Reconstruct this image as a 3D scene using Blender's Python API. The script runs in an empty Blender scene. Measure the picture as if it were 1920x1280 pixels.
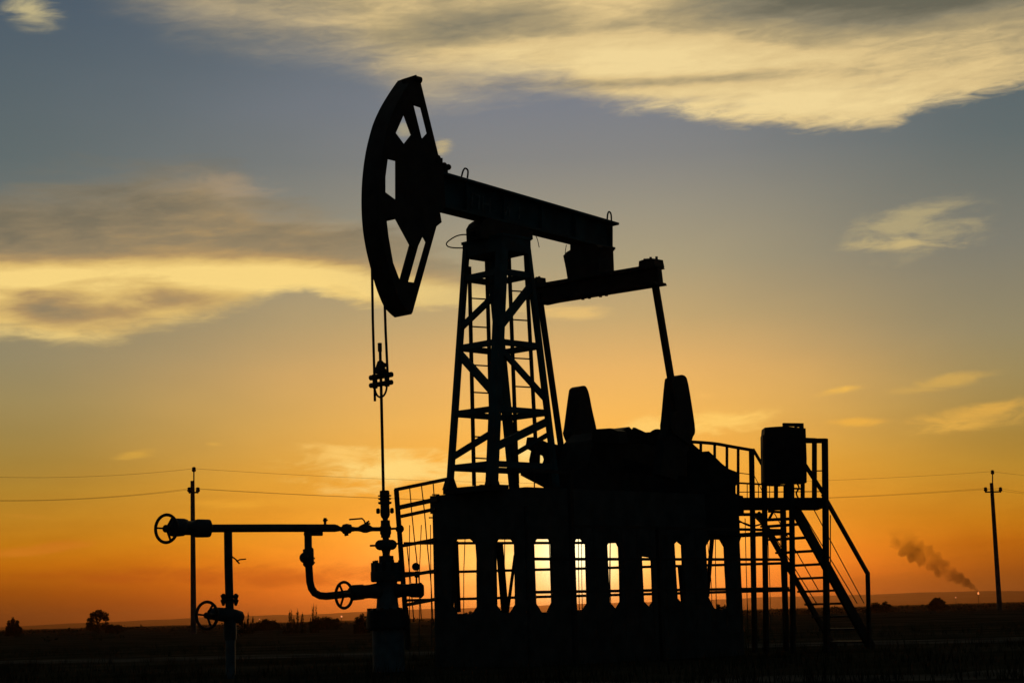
import bpy, math, random
from mathutils import Vector, Matrix
from mathutils.geometry import tessellate_polygon
random.seed(7)
scene = bpy.context.scene
COL = scene.collection
rad = math.radians

# ---------------------------------------------------------------- camera
F = 3500.0                                   # focal length in photograph pixels (1920 wide)
PITCH, ROLL, CAMZ = 8.34, -1.58, 0.70
cam_d = bpy.data.cameras.new('camera')
cam_d.sensor_width = 36.0
cam_d.lens = F / 1920.0 * 36.0
cam_d.clip_start, cam_d.clip_end = 0.1, 30000
cam = bpy.data.objects.new('camera', cam_d)
COL.objects.link(cam)
CAM = Vector((0, 0, CAMZ))
RM = Matrix.Rotation(rad(90 + PITCH), 3, 'X') @ Matrix.Rotation(rad(ROLL), 3, 'Z')
cam.matrix_world = Matrix.Translation(CAM) @ RM.to_4x4()
scene.camera = cam
scene.render.resolution_x, scene.render.resolution_y = 1024, 682
scene.view_settings.view_transform = 'Standard'
scene.view_settings.look = 'None'
scene.view_settings.exposure = 0.0
scene.view_settings.gamma = 1.0
scene.cycles.use_denoising = True
scene.cycles.max_bounces = 6
scene.cycles.volume_bounces = 1

def ray(px, py):
    return RM @ Vector(((px - 960) / F, (640 - py) / F, -1.0))
def U(px, py, Y):
    r = ray(px, py); return CAM + r * (Y / r.y)
def onplane(px, py, o, n):
    r = ray(px, py); return CAM + r * ((o - CAM).dot(n) / r.dot(n))
def azel(px, py):
    r = ray(px, py).normalized()
    return math.degrees(math.atan2(r.x, r.y)), math.degrees(math.asin(r.z))

# ---------------------------------------------------------------- sky
def lin(c):
    return tuple(((v / 255) / 12.92 if v / 255 <= 0.04045 else ((v / 255 + 0.055) / 1.055) ** 2.4) for v in c) + (1.0,)
SUN_AZ, SUN_EL = azel(1083, 1030)
world = bpy.data.worlds.new('World')
scene.world = world
world.use_nodes = True
wt = world.node_tree
wt.nodes.clear()

class X:                                     # a scalar in the world's node tree
    def __init__(s, sock): s.s = sock
    def __add__(a, b): return mth('ADD', a, b)
    def __radd__(a, b): return mth('ADD', b, a)
    def __sub__(a, b): return mth('SUBTRACT', a, b)
    def __rsub__(a, b): return mth('SUBTRACT', b, a)
    def __mul__(a, b): return mth('MULTIPLY', a, b)
    def __rmul__(a, b): return mth('MULTIPLY', b, a)
    def __truediv__(a, b): return mth('DIVIDE', a, b)
def mth(op, a, b=None, clamp=False):
    n = wt.nodes.new('ShaderNodeMath'); n.operation = op; n.use_clamp = clamp
    for i, v in enumerate((a, b)):
        if v is None: continue
        if isinstance(v, X): wt.links.new(v.s, n.inputs[i])
        else: n.inputs[i].default_value = v
    return X(n.outputs[0])
def sstep(x, lo, hi, a=0.0, b=1.0):
    n = wt.nodes.new('ShaderNodeMapRange'); n.interpolation_type = 'SMOOTHSTEP'; n.clamp = True
    for k, v in zip(('Value', 'From Min', 'From Max', 'To Min', 'To Max'), (x, lo, hi, a, b)):
        if isinstance(v, X): wt.links.new(v.s, n.inputs[k])
        else: n.inputs[k].default_value = v
    return X(n.outputs[0])
def comb(x, y, z=0.0):
    n = wt.nodes.new('ShaderNodeCombineXYZ')
    for i, v in enumerate((x, y, z)):
        if isinstance(v, X): wt.links.new(v.s, n.inputs[i])
        else: n.inputs[i].default_value = v
    return n.outputs[0]
def noise(x, y, z=0.0, scale=1.0, detail=6.0, rough=0.55, dist=0.0):
    n = wt.nodes.new('ShaderNodeTexNoise')
    n.inputs['Scale'].default_value = scale; n.inputs['Detail'].default_value = detail
    n.inputs['Roughness'].default_value = rough; n.inputs['Distortion'].default_value = dist
    wt.links.new(comb(x, y, z), n.inputs['Vector'])
    return X(n.outputs[0])
def ramp(x, stops, lo, hi):
    n = wt.nodes.new('ShaderNodeValToRGB'); cr = n.color_ramp; cr.interpolation = 'LINEAR'
    stops = sorted(stops)
    for i, (p, c) in enumerate(stops):
        t = (p - lo) / (hi - lo)
        e = cr.elements[i] if i < 2 else cr.elements.new(t)
        e.position = t; e.color = lin(c)
    wt.links.new(((x - lo) / (hi - lo)).s, n.inputs[0])
    return n.outputs[0]
def fcurve(x, pts):                          # piecewise smooth curve: pts are (az, el)
    n = wt.nodes.new('ShaderNodeFloatCurve'); c = n.mapping.curves[0]
    n.mapping.use_clip = False
    P = [((a + 30) / 60, e / 30) for a, e in pts]
    c.points[0].location = P[0]; c.points[1].location = P[-1]
    for p in P[1:-1]: c.points.new(*p)
    for p in c.points: p.handle_type = 'AUTO_CLAMPED'
    n.mapping.update()
    wt.links.new(((x + 30.0) / 60.0).s, n.inputs['Value'])
    return X(n.outputs[0]) * 30.0
def mixc(f, a, b, mode='MIX'):
    n = wt.nodes.new('ShaderNodeMix'); n.data_type = 'RGBA'; n.blend_type = mode
    for i, v in ((0, f), (6, a), (7, b)):
        if isinstance(v, X): wt.links.new(v.s, n.inputs[i])
        elif isinstance(v, (float, int, tuple)): n.inputs[i].default_value = v
        else: wt.links.new(v, n.inputs[i])
    return n.outputs[2]

tc = wt.nodes.new('ShaderNodeTexCoord')
sep = wt.nodes.new('ShaderNodeSeparateXYZ')
wt.links.new(tc.outputs['Generated'], sep.inputs[0])
dx, dy, dz = (X(o) for o in sep.outputs)
AZ = mth('ARCTAN2', dx, dy) * 57.29578
EL = mth('ARCSINE', dz) * 57.29578
DAZ = mth('ABSOLUTE', AZ - SUN_AZ)

def Ey(y): return azel(960, y)[1]
centre = [(1160, (158, 60, 14)), (1140, (202, 78, 14)), (1110, (232, 96, 10)), (1070, (250, 117, 10)), (1030, (255, 141, 18)),
          (980, (255, 160, 30)), (930, (255, 170, 46)), (880, (253, 178, 60)), (840, (251, 184, 78)), (790, (248, 188, 92)),
          (700, (233, 181, 104)), (600, (197, 168, 115)), (500, (170, 157, 124)), (400, (153, 147, 129)), (300, (132, 133, 131)),
          (200, (122, 127, 135)), (90, (112, 120, 130)), (-40, (100, 112, 124)), (-250, (80, 95, 112))]
edge = [(1160, (92, 48, 22)), (1130, (114, 58, 20)), (1090, (154, 79, 12)), (1040, (186, 104, 10)), (1000, (192, 121, 18)),
        (950, (188, 131, 34)), (900, (178, 134, 46)), (850, (166, 133, 60)), (800, (159, 134, 74)), (740, (158, 139, 90)),
        (660, (148, 137, 104)), (500, (126, 125, 112)), (300, (95, 107, 108)), (150, (86, 100, 107)), (0, (74, 90, 104)),
        (-250, (60, 77, 96))]
cR = ramp(EL, [(Ey(y), c) for y, c in centre], -0.5, 25.0)
eR = ramp(EL, [(Ey(y), c) for y, c in edge], -0.5, 25.0)
wob = noise(AZ * 0.10, EL * 0.25, 3.0, 1.0, 3.0) - 0.5
base = mixc(sstep(mth('ADD', DAZ, mth('MAXIMUM', AZ - SUN_AZ, 0.0) * 0.28) + wob * 5.0, 1.5, 18.0), cR, eR)
# glow around the veiled sun
def gauss(ax, ex, sa, se):
    a = (AZ - ax) / sa; e = (EL - ex) / se
    return mth('EXPONENT', (a * a + e * e) * -0.5)
g1 = gauss(SUN_AZ - 0.1, SUN_EL, 0.90, 0.85)
g2 = gauss(SUN_AZ - 0.5, SUN_EL - 0.25, 2.9, 1.15)
g3 = gauss(SUN_AZ - 0.5, SUN_EL + 0.6, 5.2, 1.9)
base = mixc(g3 * 0.58, base, lin((255, 176, 70)))
base = mixc(g2 * 0.92, base, (1.15, 0.70, 0.17, 1.0))
base = mixc(g1, base, (1.5, 1.40, 0.80, 1.0))

# clouds, laid over the dome by azimuth and elevation
n_big = noise(AZ * 0.16, EL * 0.50 + AZ * 0.03, 1.7, 1.0, 7.0, 0.56, 0.5)
n_str = noise(AZ * 0.22 + EL * 0.25, EL * 1.15 - AZ * 0.07, 8.1, 1.0, 6.0, 0.50, 0.6)
n_fin = noise(AZ * 0.7, EL * 2.6 - AZ * 0.16, 4.4, 1.0, 6.0, 0.54, 0.5)
WARP = (n_big - 0.5) * 1.5 + (n_str - 0.5) * 1.1 + (n_fin - 0.5) * 0.40
def pts(l): return [azel(x, y) for x, y in l]
ends = lambda l: [(-29.9, l[0][1])] + l + [(29.9, l[-1][1])]
# upper bank
top_low = fcurve(AZ, ends(pts([(-150, -90), (60, -40), (200, 0), (330, 55), (460, 85), (560, 95), (660, 122), (730, 168), (810, 190),
                               (920, 176), (1040, 178), (1150, 203), (1290, 222), (1400, 236), (1560, 240), (1670, 234), (1715, 208),
                               (1810, 187), (1920, 164), (2100, 120)])))
n_fr = noise(AZ * 0.9 + EL * 1.1, EL * 4.2 - AZ * 0.45, 6.6, 1.0, 9.0, 0.62, 0.8)
relT = EL - top_low + WARP * 0.46 + (n_fr - 0.5) * 0.7
softT = sstep(AZ, -6.0, 6.5, 2.2, 0.42)
dT = sstep(relT / softT, -0.35, 1.0)
dT = dT * sstep(n_str * 0.6 + n_big * 0.4 + relT * 0.06, 0.28, 0.52, 0.45, 1.0)
def gpx(x, y, rx, ry):
    ax, ex = azel(x, y); return gauss(ax, ex, rx / 61.1, ry / 61.1)
def ramp3(x, stops): return ramp(x, stops, 0.0, 1.0)
n_soft = noise(AZ * 0.12 + EL * 0.10, EL * 0.55 - AZ * 0.04, 5.5, 1.0, 4.0, 0.5, 0.4)
lt = sstep(AZ, -14.0, -2.0)                   # the bank thins and dulls to the left
n_fib = noise(AZ * 0.9 + EL * 1.1, EL * 4.2 - AZ * 0.45, 6.6, 1.0, 9.0, 0.62, 0.8)
fT = (n_soft - 0.5) * 0.8 + (n_str - 0.5) * 0.40 + (n_fin - 0.5) * 0.24 + (n_fib - 0.5) * 0.26
fT = fT + 0.33 + lt * 0.26 + gpx(1060, 125, 330, 42) * 0.30 + gpx(1450, 205, 290, 30) * 0.34 + gpx(330, 22, 90, 20) * 0.3 - gpx(1690, -10, 215, 50) * 0.72 - gpx(910, 52, 150, 30) * 0.34 - gpx(1240, 152, 230, 9) * 0.38 - gpx(560, 60, 160, 40) * 0.12
colT = ramp3(fT, [(0.0, (104, 102, 86)), (0.25, (138, 130, 106)), (0.46, (176, 158, 118)), (0.66, (224, 196, 138)), (0.90, (244, 217, 154))])
base = mixc(dT * sstep(lt, 0.0, 1.0, 0.55, 0.96), base, colT)
# left bank
lo_L = fcurve(AZ, ends(pts([(-300, 610), (-60, 630), (30, 640), (120, 655), (190, 655), (290, 628), (390, 602), (480, 574), (560, 552), (640, 572),
                            (720, 582), (830, 582), (960, 590), (1100, 596), (1300, 600)])))
up_L = fcurve(AZ, ends(pts([(-300, 360), (0, 352), (110, 342), (220, 334), (350, 330), (440, 343), (500, 375), (600, 396), (690, 420), (800, 460),
                            (950, 540), (1080, 575), (1300, 600)])))
hL = (EL - lo_L + WARP * 0.36 + (n_fr - 0.5) * 0.6) / mth('MAXIMUM', up_L - lo_L, 0.15)
fadeL = sstep(AZ + (n_big - 0.5) * 6.0, azel(560, 500)[0], azel(1150, 500)[0], 1.0, 0.0)
dL = sstep(hL, -0.03, 0.13) * sstep(hL + (n_str - 0.5) * 0.55 + (n_soft - 0.5) * 0.4, 0.74, 1.14, 1.0, 0.0) * fadeL
yl = fcurve(AZ, ends(pts([(-300, 512), (0, 512), (150, 508), (300, 506), (450, 508), (600, 516), (720, 534), (900, 556), (1100, 580)])))
dy_ = EL - yl + (n_str - 0.5) * 0.55 + (n_soft - 0.5) * 0.7
band = mth('EXPONENT', (dy_ / 0.42) * (dy_ / 0.42) * -0.5)
low = sstep(dy_, -0.25, 0.55, 1.0, 0.0)       # everything under the bright band catches some light
rim = sstep(hL, 0.02, 0.20, 1.0, 0.0)
fL = 0.16 + band * 0.44 + low * 0.40 + rim * 0.20 + (n_soft - 0.5) * 0.65 + (n_str - 0.5) * 0.72 + (n_fin - 0.5) * 0.34 + (n_fib - 0.5) * 0.26
fL = fL - gpx(95, 572, 58, 18) * 0.55 - gpx(330, 562, 120, 22) * 0.16 + gpx(560, 520, 150, 22) * 0.15 + gpx(420, 350, 80, 22) * 0.20 - gpx(60, 430, 200, 50) * 0.10
colL = ramp3(fL, [(0.0, (122, 111, 88)), (0.22, (150, 131, 98)), (0.42, (182, 150, 100)), (0.64, (224, 188, 112)), (0.90, (253, 218, 132))])
base = mixc(dL * sstep(fL, 0.0, 0.5, 0.80, 0.95), base, colL)
# small clouds and wisps: (px, py, rx, ry, tilt, amount, colour)
wisps = [(64, 22, 42, 22, 0, 1.0, (190, 176, 132)), (1715, 430, 100, 42, -0.12, 0.52, (205, 184, 128)), (1690, 462, 90, 12, 0.05, 0.7, (208, 184, 126)),
         (832, 272, 18, 16, -0.5, 0.9, (196, 176, 128)), (760, 240, 14, 12, 0, 0.6, (180, 168, 130)), (420, 345, 90, 16, 0.12, 0.4, (180, 156, 124)), (640, 420, 60, 14, 0.0, 0.35, (170, 156, 128)),
         (1075, 586, 60, 12, 0.05, 0.7, (238, 196, 118)), (1575, 731, 36, 6, -0.1, 0.9, (240, 186, 84)), (1775, 714, 80, 10, -0.1, 0.55, (226, 178, 84)),
         (1840, 778, 100, 20, -0.1, 0.75, (232, 176, 76)), (1600, 792, 50, 7, 0, 0.8, (240, 178, 70)), (1330, 800, 95, 24, -0.12, 0.95, (255, 206, 106)),
         (1215, 795, 40, 16, 0, 0.8, (255, 208, 112)), (740, 880, 150, 34, 0.05, 1.0, (255, 216, 124)), (640, 852, 60, 14, 0.1, 0.7, (252, 200, 104)),
         (900, 885, 160, 36, 0.0, 0.8, (255, 214, 120)), (1010, 850, 70, 30, 0, 0.8, (255, 226, 140)), (245, 856, 34, 8, -0.2, 0.8, (214, 164, 66)),
         (400, 833, 14, 4, 0, 0.8, (220, 170, 76)), (470, 944, 110, 8, 0.02, 0.6, (240, 170, 52)), (90, 1027, 90, 8, -0.1, 0.7, (204, 118, 30)),
         (60, 968, 40, 4, 0.08, 0.6, (200, 136, 40)), (420, 1078, 330, 16, 0.0, 0.5, (176, 78, 20)), (1320, 742, 20, 5, 0, 0.5, (246, 190, 100)),
         (560, 1085, 260, 10, 0.0, 0.4, (178, 80, 18)), (1790, 1090, 200, 22, 0.0, 0.35, (150, 84, 24))]
n_wsp = noise(AZ * 0.55 + EL * 0.5, EL * 1.9 - AZ * 0.22, 2.2, 1.0, 8.0, 0.62, 0.5)
wn = n_str * 0.15 + n_wsp * 0.85
for (x, y, rx, ry, tilt, amt, c) in wisps:
    ax, ex = azel(x, y); k = 61.1
    da, de = AZ - ax + (n_big - 0.5) * 1.2 * (rx / 100.0), EL - ex + (n_str - 0.5) * (ry / 26.0)
    ct, st = math.cos(tilt), math.sin(-tilt)
    a = (da * ct + de * st) * (k / rx); e = (de * ct - da * st) * (k / ry)
    m = mth('EXPONENT', (a * a + e * e) * -0.7)
    m = sstep(m * (0.1 + wn * 1.7) + (wn - 0.5) * 1.5 * sstep(m, 0.0, 0.35), 0.12, 1.05)
    base = mixc(m * amt, base, lin(c))
# the far side of the sky, away from the sunset, is dim and blue; the ground half is dark
streak = (n_str - 0.5) * 0.55 + (n_big - 0.5) * 0.35 + (n_fin - 0.5) * 0.15
base = mixc(sstep(EL, 0.0, 7.0, 0.8, 0.0), base, mixc(1.0, base, comb(1.0 + streak * 0.9, 1.0 + streak * 1.25, 1.0 + streak * 1.4), 'MULTIPLY'))
lift = sstep(EL, 0.8, 4.0, 1.0, 0.0) * sstep(DAZ, 3.0, 14.0, 1.0, 0.25) * 0.36
base = mixc(lift, base, mixc(1.0, base, (2.0, 1.72, 1.5, 1.0), 'MULTIPLY'))
sv = Vector((math.sin(rad(SUN_AZ)), math.cos(rad(SUN_AZ)), 0))
cosang = dx * sv.x + dy * sv.y
front = sstep(cosang, 0.30, 0.89) * sstep(EL, 24.0, 50.0, 1.0, 0.0)
base = mixc(front, (0.0115, 0.0205, 0.0255, 1.0), base)
base = mixc(sstep(EL, -2.5, -0.3), (0.004, 0.003, 0.002, 1.0), base)
sky = wt.nodes.new('ShaderNodeTexSky')
sky.sky_type = 'NISHITA'; sky.sun_disc = False
sky.sun_elevation = rad(max(SUN_EL, 0.5)); sky.sun_rotation = rad(SUN_AZ)
bgs = wt.nodes.new('ShaderNodeBackground'); bgs.inputs['Strength'].default_value = 0.001
wt.links.new(sky.outputs[0], bgs.inputs[0])
bg = wt.nodes.new('ShaderNodeBackground'); bg.inputs['Strength'].default_value = 1.0
wt.links.new(base, bg.inputs[0])
add = wt.nodes.new('ShaderNodeAddShader')
wt.links.new(bg.outputs[0], add.inputs[0]); wt.links.new(bgs.outputs[0], add.inputs[1])
wo = wt.nodes.new('ShaderNodeOutputWorld')
wt.links.new(add.outputs[0], wo.inputs[0])
# the low, veiled sun behind the pump
sd = bpy.data.lights.new('sun', 'SUN'); sd.energy = 0.25; sd.angle = rad(3.0); sd.color = (1.0, 0.62, 0.30)
sun = bpy.data.objects.new('sun', sd); COL.objects.link(sun)
sdir = Vector((math.sin(rad(SUN_AZ)) * math.cos(rad(SUN_EL)), math.cos(rad(SUN_AZ)) * math.cos(rad(SUN_EL)), math.sin(rad(SUN_EL))))
sun.rotation_euler = sdir.to_track_quat('Z', 'Y').to_euler()
#GEOMETRY
# ---------------------------------------------------------------- materials
def material(name, base, var=0.3, rough=0.6, scale=6.0, metal=0.0, base2=None, bump=0.0, spec=0.3):
    m = bpy.data.materials.new(name); m.use_nodes = True
    t = m.node_tree; b = t.nodes['Principled BSDF']
    n = t.nodes.new('ShaderNodeTexNoise'); n.inputs['Scale'].default_value = scale; n.inputs['Detail'].default_value = 5
    co = t.nodes.new('ShaderNodeTexCoord'); t.links.new(co.outputs['Object'], n.inputs['Vector'])
    r = t.nodes.new('ShaderNodeValToRGB')
    a = base; c = base2 or tuple(min(1, v * (1 + var)) for v in base)
    r.color_ramp.elements[0].position = 0.36; r.color_ramp.elements[1].position = 0.64
    r.color_ramp.elements[0].color = (*[v * (1 - var) for v in a], 1); r.color_ramp.elements[1].color = (*c, 1)
    t.links.new(n.outputs[0], r.inputs[0]); t.links.new(r.outputs[0], b.inputs['Base Color'])
    b.inputs['Roughness'].default_value = rough; b.inputs['Metallic'].default_value = metal
    b.inputs['Specular IOR Level'].default_value = spec
    if bump:
        bp = t.nodes.new('ShaderNodeBump'); bp.inputs['Strength'].default_value = bump; bp.inputs['Distance'].default_value = 0.02
        t.links.new(n.outputs[0], bp.inputs['Height']); t.links.new(bp.outputs[0], b.inputs['Normal'])
    return m
M_teal = material('teal_paint', (0.022, 0.085, 0.095), 0.35, 0.6, 3.0)
M_steel = material('dark_painted_steel', (0.022, 0.024, 0.022), 0.4, 0.65, 5.0)
M_rust = material('rusty_steel', (0.045, 0.028, 0.020), 0.4, 0.8, 9.0)
M_wire = material('wire', (0.03, 0.028, 0.025), 0.3, 0.6, 20.0)
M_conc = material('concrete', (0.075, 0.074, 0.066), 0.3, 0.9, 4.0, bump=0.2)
M_pale = material('pale_pipe_paint', (0.10, 0.135, 0.145), 0.25, 0.7, 7.0)
M_pipe = material('pipe_paint', (0.055, 0.062, 0.062), 0.3, 0.7, 7.0)
M_letter = material('stencil_paint', (0.13, 0.17, 0.17), 0.4, 0.7, 14.0)
M_pole = material('pole_concrete', (0.10, 0.095, 0.085), 0.25, 0.9, 2.0)
M_bark = material('bark', (0.05, 0.04, 0.03), 0.3, 0.9, 8.0)
M_leaf = material('leaf', (0.035, 0.042, 0.018), 0.4, 0.8, 0.9, spec=0.0)
M_grass = material('dry_grass', (0.040, 0.040, 0.020), 0.45, 0.9, 0.6, spec=0.0)

# ---------------------------------------------------------------- mesh helpers
class MB:
    def __init__(s): s.v = []; s.f = []; s.sm = []
    def add(s, vs, fs, smooth=False):
        o = len(s.v); s.v += [Vector(v) for v in vs]; s.f += [tuple(i + o for i in f) for f in fs]; s.sm += [smooth] * len(fs)
        return s
    def bar(s, p, q, w, h=None, up=None):
        p, q = Vector(p), Vector(q); h = h or w; d = (q - p).normalized()
        up = Vector(up) if up else (Vector((0, 0, 1)) if abs(d.z) < 0.9 else Wd)
        x = d.cross(up).normalized(); y = x.cross(d)
        c = [(-1, -1), (1, -1), (1, 1), (-1, 1)]
        vs = [e + x * (a * w / 2) + y * (b * h / 2) for e in (p, q) for a, b in c]
        return s.add(vs, [(3, 2, 1, 0), (4, 5, 6, 7), (0, 1, 5, 4), (1, 2, 6, 5), (2, 3, 7, 6), (3, 0, 4, 7)])
    def tube(s, pts_, r, n=10, caps=True):
        P = [Vector(p) for p in pts_]; k = len(P); rs = r if isinstance(r, (list, tuple)) else [r] * k
        vs = []; ref = None
        for i in range(k):
            d = (P[min(i + 1, k - 1)] - P[max(i - 1, 0)]).normalized()
            if ref is None: ref = Vector((0, 0, 1)) if abs(d.z) < 0.9 else Vector((1, 0, 0))
            x = d.cross(ref).normalized(); y = x.cross(d).normalized(); ref = y
            vs += [P[i] + (x * math.cos(2 * math.pi * j / n) + y * math.sin(2 * math.pi * j / n)) * rs[i] for j in range(n)]
        fs = [(i * n + j, i * n + (j + 1) % n, (i + 1) * n + (j + 1) % n, (i + 1) * n + j) for i in range(k - 1) for j in range(n)]
        s.add(vs, fs, True)
        if caps:
            s.add(vs[:n], [tuple(range(n - 1, -1, -1))]); s.add(vs[-n:], [tuple(range(n))])
        return s
    def lathe(s, base, axis, prof, n=20):       # prof: (distance along the axis, radius)
        base, axis = Vector(base), Vector(axis).normalized(); P = []; R = []
        return s.tube2([base + axis * t for t, r in prof], [max(r, 1e-4) for t, r in prof], axis, n)
    def tube2(s, P, R, axis, n):
        ref = Vector((0, 0, 1)) if abs(axis.z) < 0.9 else Vector((1, 0, 0))
        x = axis.cross(ref).normalized(); y = x.cross(axis).normalized(); vs = []
        for p, r in zip(P, R):
            vs += [p + (x * math.cos(2 * math.pi * j / n) + y * math.sin(2 * math.pi * j / n)) * r for j in range(n)]
        k = len(P)
        fs = [(i * n + j, i * n + (j + 1) % n, (i + 1) * n + (j + 1) % n, (i + 1) * n + j) for i in range(k - 1) for j in range(n)]
        s.add(vs, fs + [tuple(range(n - 1, -1, -1)), tuple((k - 1) * n + j for j in range(n))]); return s
    def torus(s, c, axis, R, r, n=28, m=8):
        axis = Vector(axis).normalized(); ref = Vector((0, 0, 1)); x = axis.cross(ref).normalized(); y = x.cross(axis); vs = []
        for i in range(n):
            a = 2 * math.pi * i / n; d = x * math.cos(a) + y * math.sin(a)
            vs += [Vector(c) + d * (R + r * math.cos(2 * math.pi * j / m)) + axis * (r * math.sin(2 * math.pi * j / m)) for j in range(m)]
        return s.add(vs, [(i * m + j, i * m + (j + 1) % m, ((i + 1) % n) * m + (j + 1) % m, ((i + 1) % n) * m + j) for i in range(n) for j in range(m)], True)
    def prism(s, poly, vec, holes=()):          # flat polygon (3D points) with holes, thickened by vec, centred
        loops = [[Vector(p) for p in poly]] + [[Vector(p) for p in h] for h in holes]
        tris = tessellate_polygon(loops); flat = [p for l in loops for p in l]; N = len(flat); h = Vector(vec) / 2
        fs = [tuple(t) for t in tris] + [tuple(i + N for i in reversed(t)) for t in tris]; o = 0
        for l in loops:
            k = len(l); fs += [(o + i, o + (i + 1) % k, N + o + (i + 1) % k, N + o + i) for i in range(k)]; o += k
        return s.add([p - h for p in flat] + [p + h for p in flat], fs)
    def sphere(s, c, r, n=12, sq=(1, 1, 1)):
        c = Vector(c); vs = []
        for i in range(1, n):
            for j in range(2 * n):
                a, b = math.pi * i / n, math.pi * j / n
                vs.append(c + Vector((r * sq[0] * math.sin(a) * math.cos(b), r * sq[1] * math.sin(a) * math.sin(b), r * sq[2] * math.cos(a))))
        w = 2 * n
        fs = [(i * w + j, (i + 1) * w + j, (i + 1) * w + (j + 1) % w, i * w + (j + 1) % w) for i in range(n - 2) for j in range(w)]
        vs += [c + Vector((0, 0, r * sq[2])), c - Vector((0, 0, r * sq[2]))]; t = len(vs) - 2
        fs += [(t, j, (j + 1) % w) for j in range(w)] + [(t + 1, (n - 2) * w + (j + 1) % w, (n - 2) * w + j) for j in range(w)]
        return s.add(vs, fs, True)
    def build(s, name, mat, parent=None, label=None):
        o0 = ORIG.get(parent.name, Vector()) if parent else Vector()
        if parent is None:                       # a thing made of one mesh: its origin is its lowest centre
            xs = [v.x for v in s.v]; ys = [v.y for v in s.v]; zs = [v.z for v in s.v]
            o0 = Vector(((min(xs) + max(xs)) / 2, (min(ys) + max(ys)) / 2, min(zs)))
        me = bpy.data.meshes.new(name); me.from_pydata([v - o0 for v in s.v], [], s.f); me.update()
        me.polygons.foreach_set('use_smooth', s.sm)
        import bmesh
        bm = bmesh.new(); bm.from_mesh(me); bmesh.ops.recalc_face_normals(bm, faces=bm.faces); bm.to_mesh(me); bm.free()
        me.materials.append(mat)
        o = bpy.data.objects.new(name, me); COL.objects.link(o)
        if parent: o.parent = parent
        else: o.location = o0
        ORIG[o.name] = o0
        if label: o['label'] = label
        return o
ORIG = {}
def thing(name, loc, label, cat, group=None):
    o = bpy.data.objects.new(name, None); COL.objects.link(o); o.location = loc; o.empty_display_size = 0.3
    ORIG[o.name] = Vector(loc)
    return tag(o, label, cat, group)
def tag(o, label, cat, group=None, kind=None):
    if label: o['label'] = label
    if cat: o['category'] = cat
    if group: o['group'] = group
    if kind: o['kind'] = kind
    return o
def spline(P, k=6):
    P = [Vector((*p, 0)) for p in P]; out = []
    for i in range(len(P) - 1):
        a, b, c, d = P[max(i - 1, 0)], P[i], P[i + 1], P[min(i + 2, len(P) - 1)]
        for j in range(k):
            t = j / k
            out.append(0.5 * (2 * b + (c - a) * t + (2 * a - 5 * b + 4 * c - d) * t * t + (3 * b - a - 3 * c + d) * t ** 3))
    out.append(P[-1]); return [(p.x, p.y) for p in out]
def spline3(P, k=6):
    P = [Vector(p) for p in P]; out = []
    for i in range(len(P) - 1):
        a, b, c, d = P[max(i - 1, 0)], P[i], P[i + 1], P[min(i + 2, len(P) - 1)]
        for j in range(k):
            t = j / k
            out.append(0.5 * (2 * b + (c - a) * t + (2 * a - 5 * b + 4 * c - d) * t * t + (3 * b - a - 3 * c + d) * t ** 3))
    out.append(P[-1]); return out
Zd = Vector((0, 0, 1))

# ---------------------------------------------------------------- the pump's own axes
A45 = math.sqrt(0.5)
Bd = Vector((-A45, -A45, 0))                    # along the walking beam, towards the horse head
Wd = Vector((A45, -A45, 0))                     # across the unit, towards the camera's right
C0 = U(944, 915, 27.0); C0.z = 0                # under the middle of the samson post
def P(px, py, off=0.0): return onplane(px, py, C0 + Wd * off, Wd)      # planes along the beam
def Q(px, py, off=0.0): return onplane(px, py, C0 + Bd * off, Bd)      # planes across the unit
def G(s, w, z): return C0 + Bd * s + Wd * w + Zd * z
DECK = 2.46

# ---------------------------------------------------------------- ground, track, far ridge
def structure(o): o['kind'] = 'structure'; return o
def soil():
    m = bpy.data.materials.new('soil'); m.use_nodes = True; t = m.node_tree; b = t.nodes['Principled BSDF']
    co = t.nodes.new('ShaderNodeTexCoord')
    n1 = t.nodes.new('ShaderNodeTexNoise'); n1.inputs['Scale'].default_value = 0.35; n1.inputs['Detail'].default_value = 8
    n2 = t.nodes.new('ShaderNodeTexNoise'); n2.inputs['Scale'].default_value = 9.0; n2.inputs['Detail'].default_value = 6
    for n in (n1, n2): t.links.new(co.outputs['Object'], n.inputs['Vector'])
    r = t.nodes.new('ShaderNodeValToRGB'); e = r.color_ramp.elements
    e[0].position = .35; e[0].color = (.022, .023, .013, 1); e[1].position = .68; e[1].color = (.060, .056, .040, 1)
    mx = t.nodes.new('ShaderNodeMath'); mx.operation = 'ADD'; h = t.nodes.new('ShaderNodeMath'); h.operation = 'MULTIPLY'; h.inputs[1].default_value = .35
    t.links.new(n2.outputs[0], h.inputs[0]); t.links.new(n1.outputs[0], mx.inputs[0]); t.links.new(h.outputs[0], mx.inputs[1])
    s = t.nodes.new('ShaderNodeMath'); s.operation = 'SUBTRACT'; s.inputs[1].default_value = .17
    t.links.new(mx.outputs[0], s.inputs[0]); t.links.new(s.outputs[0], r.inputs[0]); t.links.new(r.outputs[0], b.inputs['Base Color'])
    b.inputs['Roughness'].default_value = 1.0; b.inputs['Specular IOR Level'].default_value = 0.0
    bp = t.nodes.new('ShaderNodeBump'); bp.inputs['Strength'].default_value = .5; bp.inputs['Distance'].default_value = .06
    t.links.new(n2.outputs[0], bp.inputs['Height']); t.links.new(bp.outputs[0], b.inputs['Normal'])
    return m
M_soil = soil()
g = MB()
xs = [-9000, -2500, -900, -300, -120, -60, -30, -15, 0, 15, 30, 60, 120, 300, 900, 2500, 9000]
ys = [-600, -100, -20, 0, 8, 14, 20, 26, 32, 40, 52, 70, 100, 150, 250, 500, 1000, 2200, 9000]
vs = []
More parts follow.
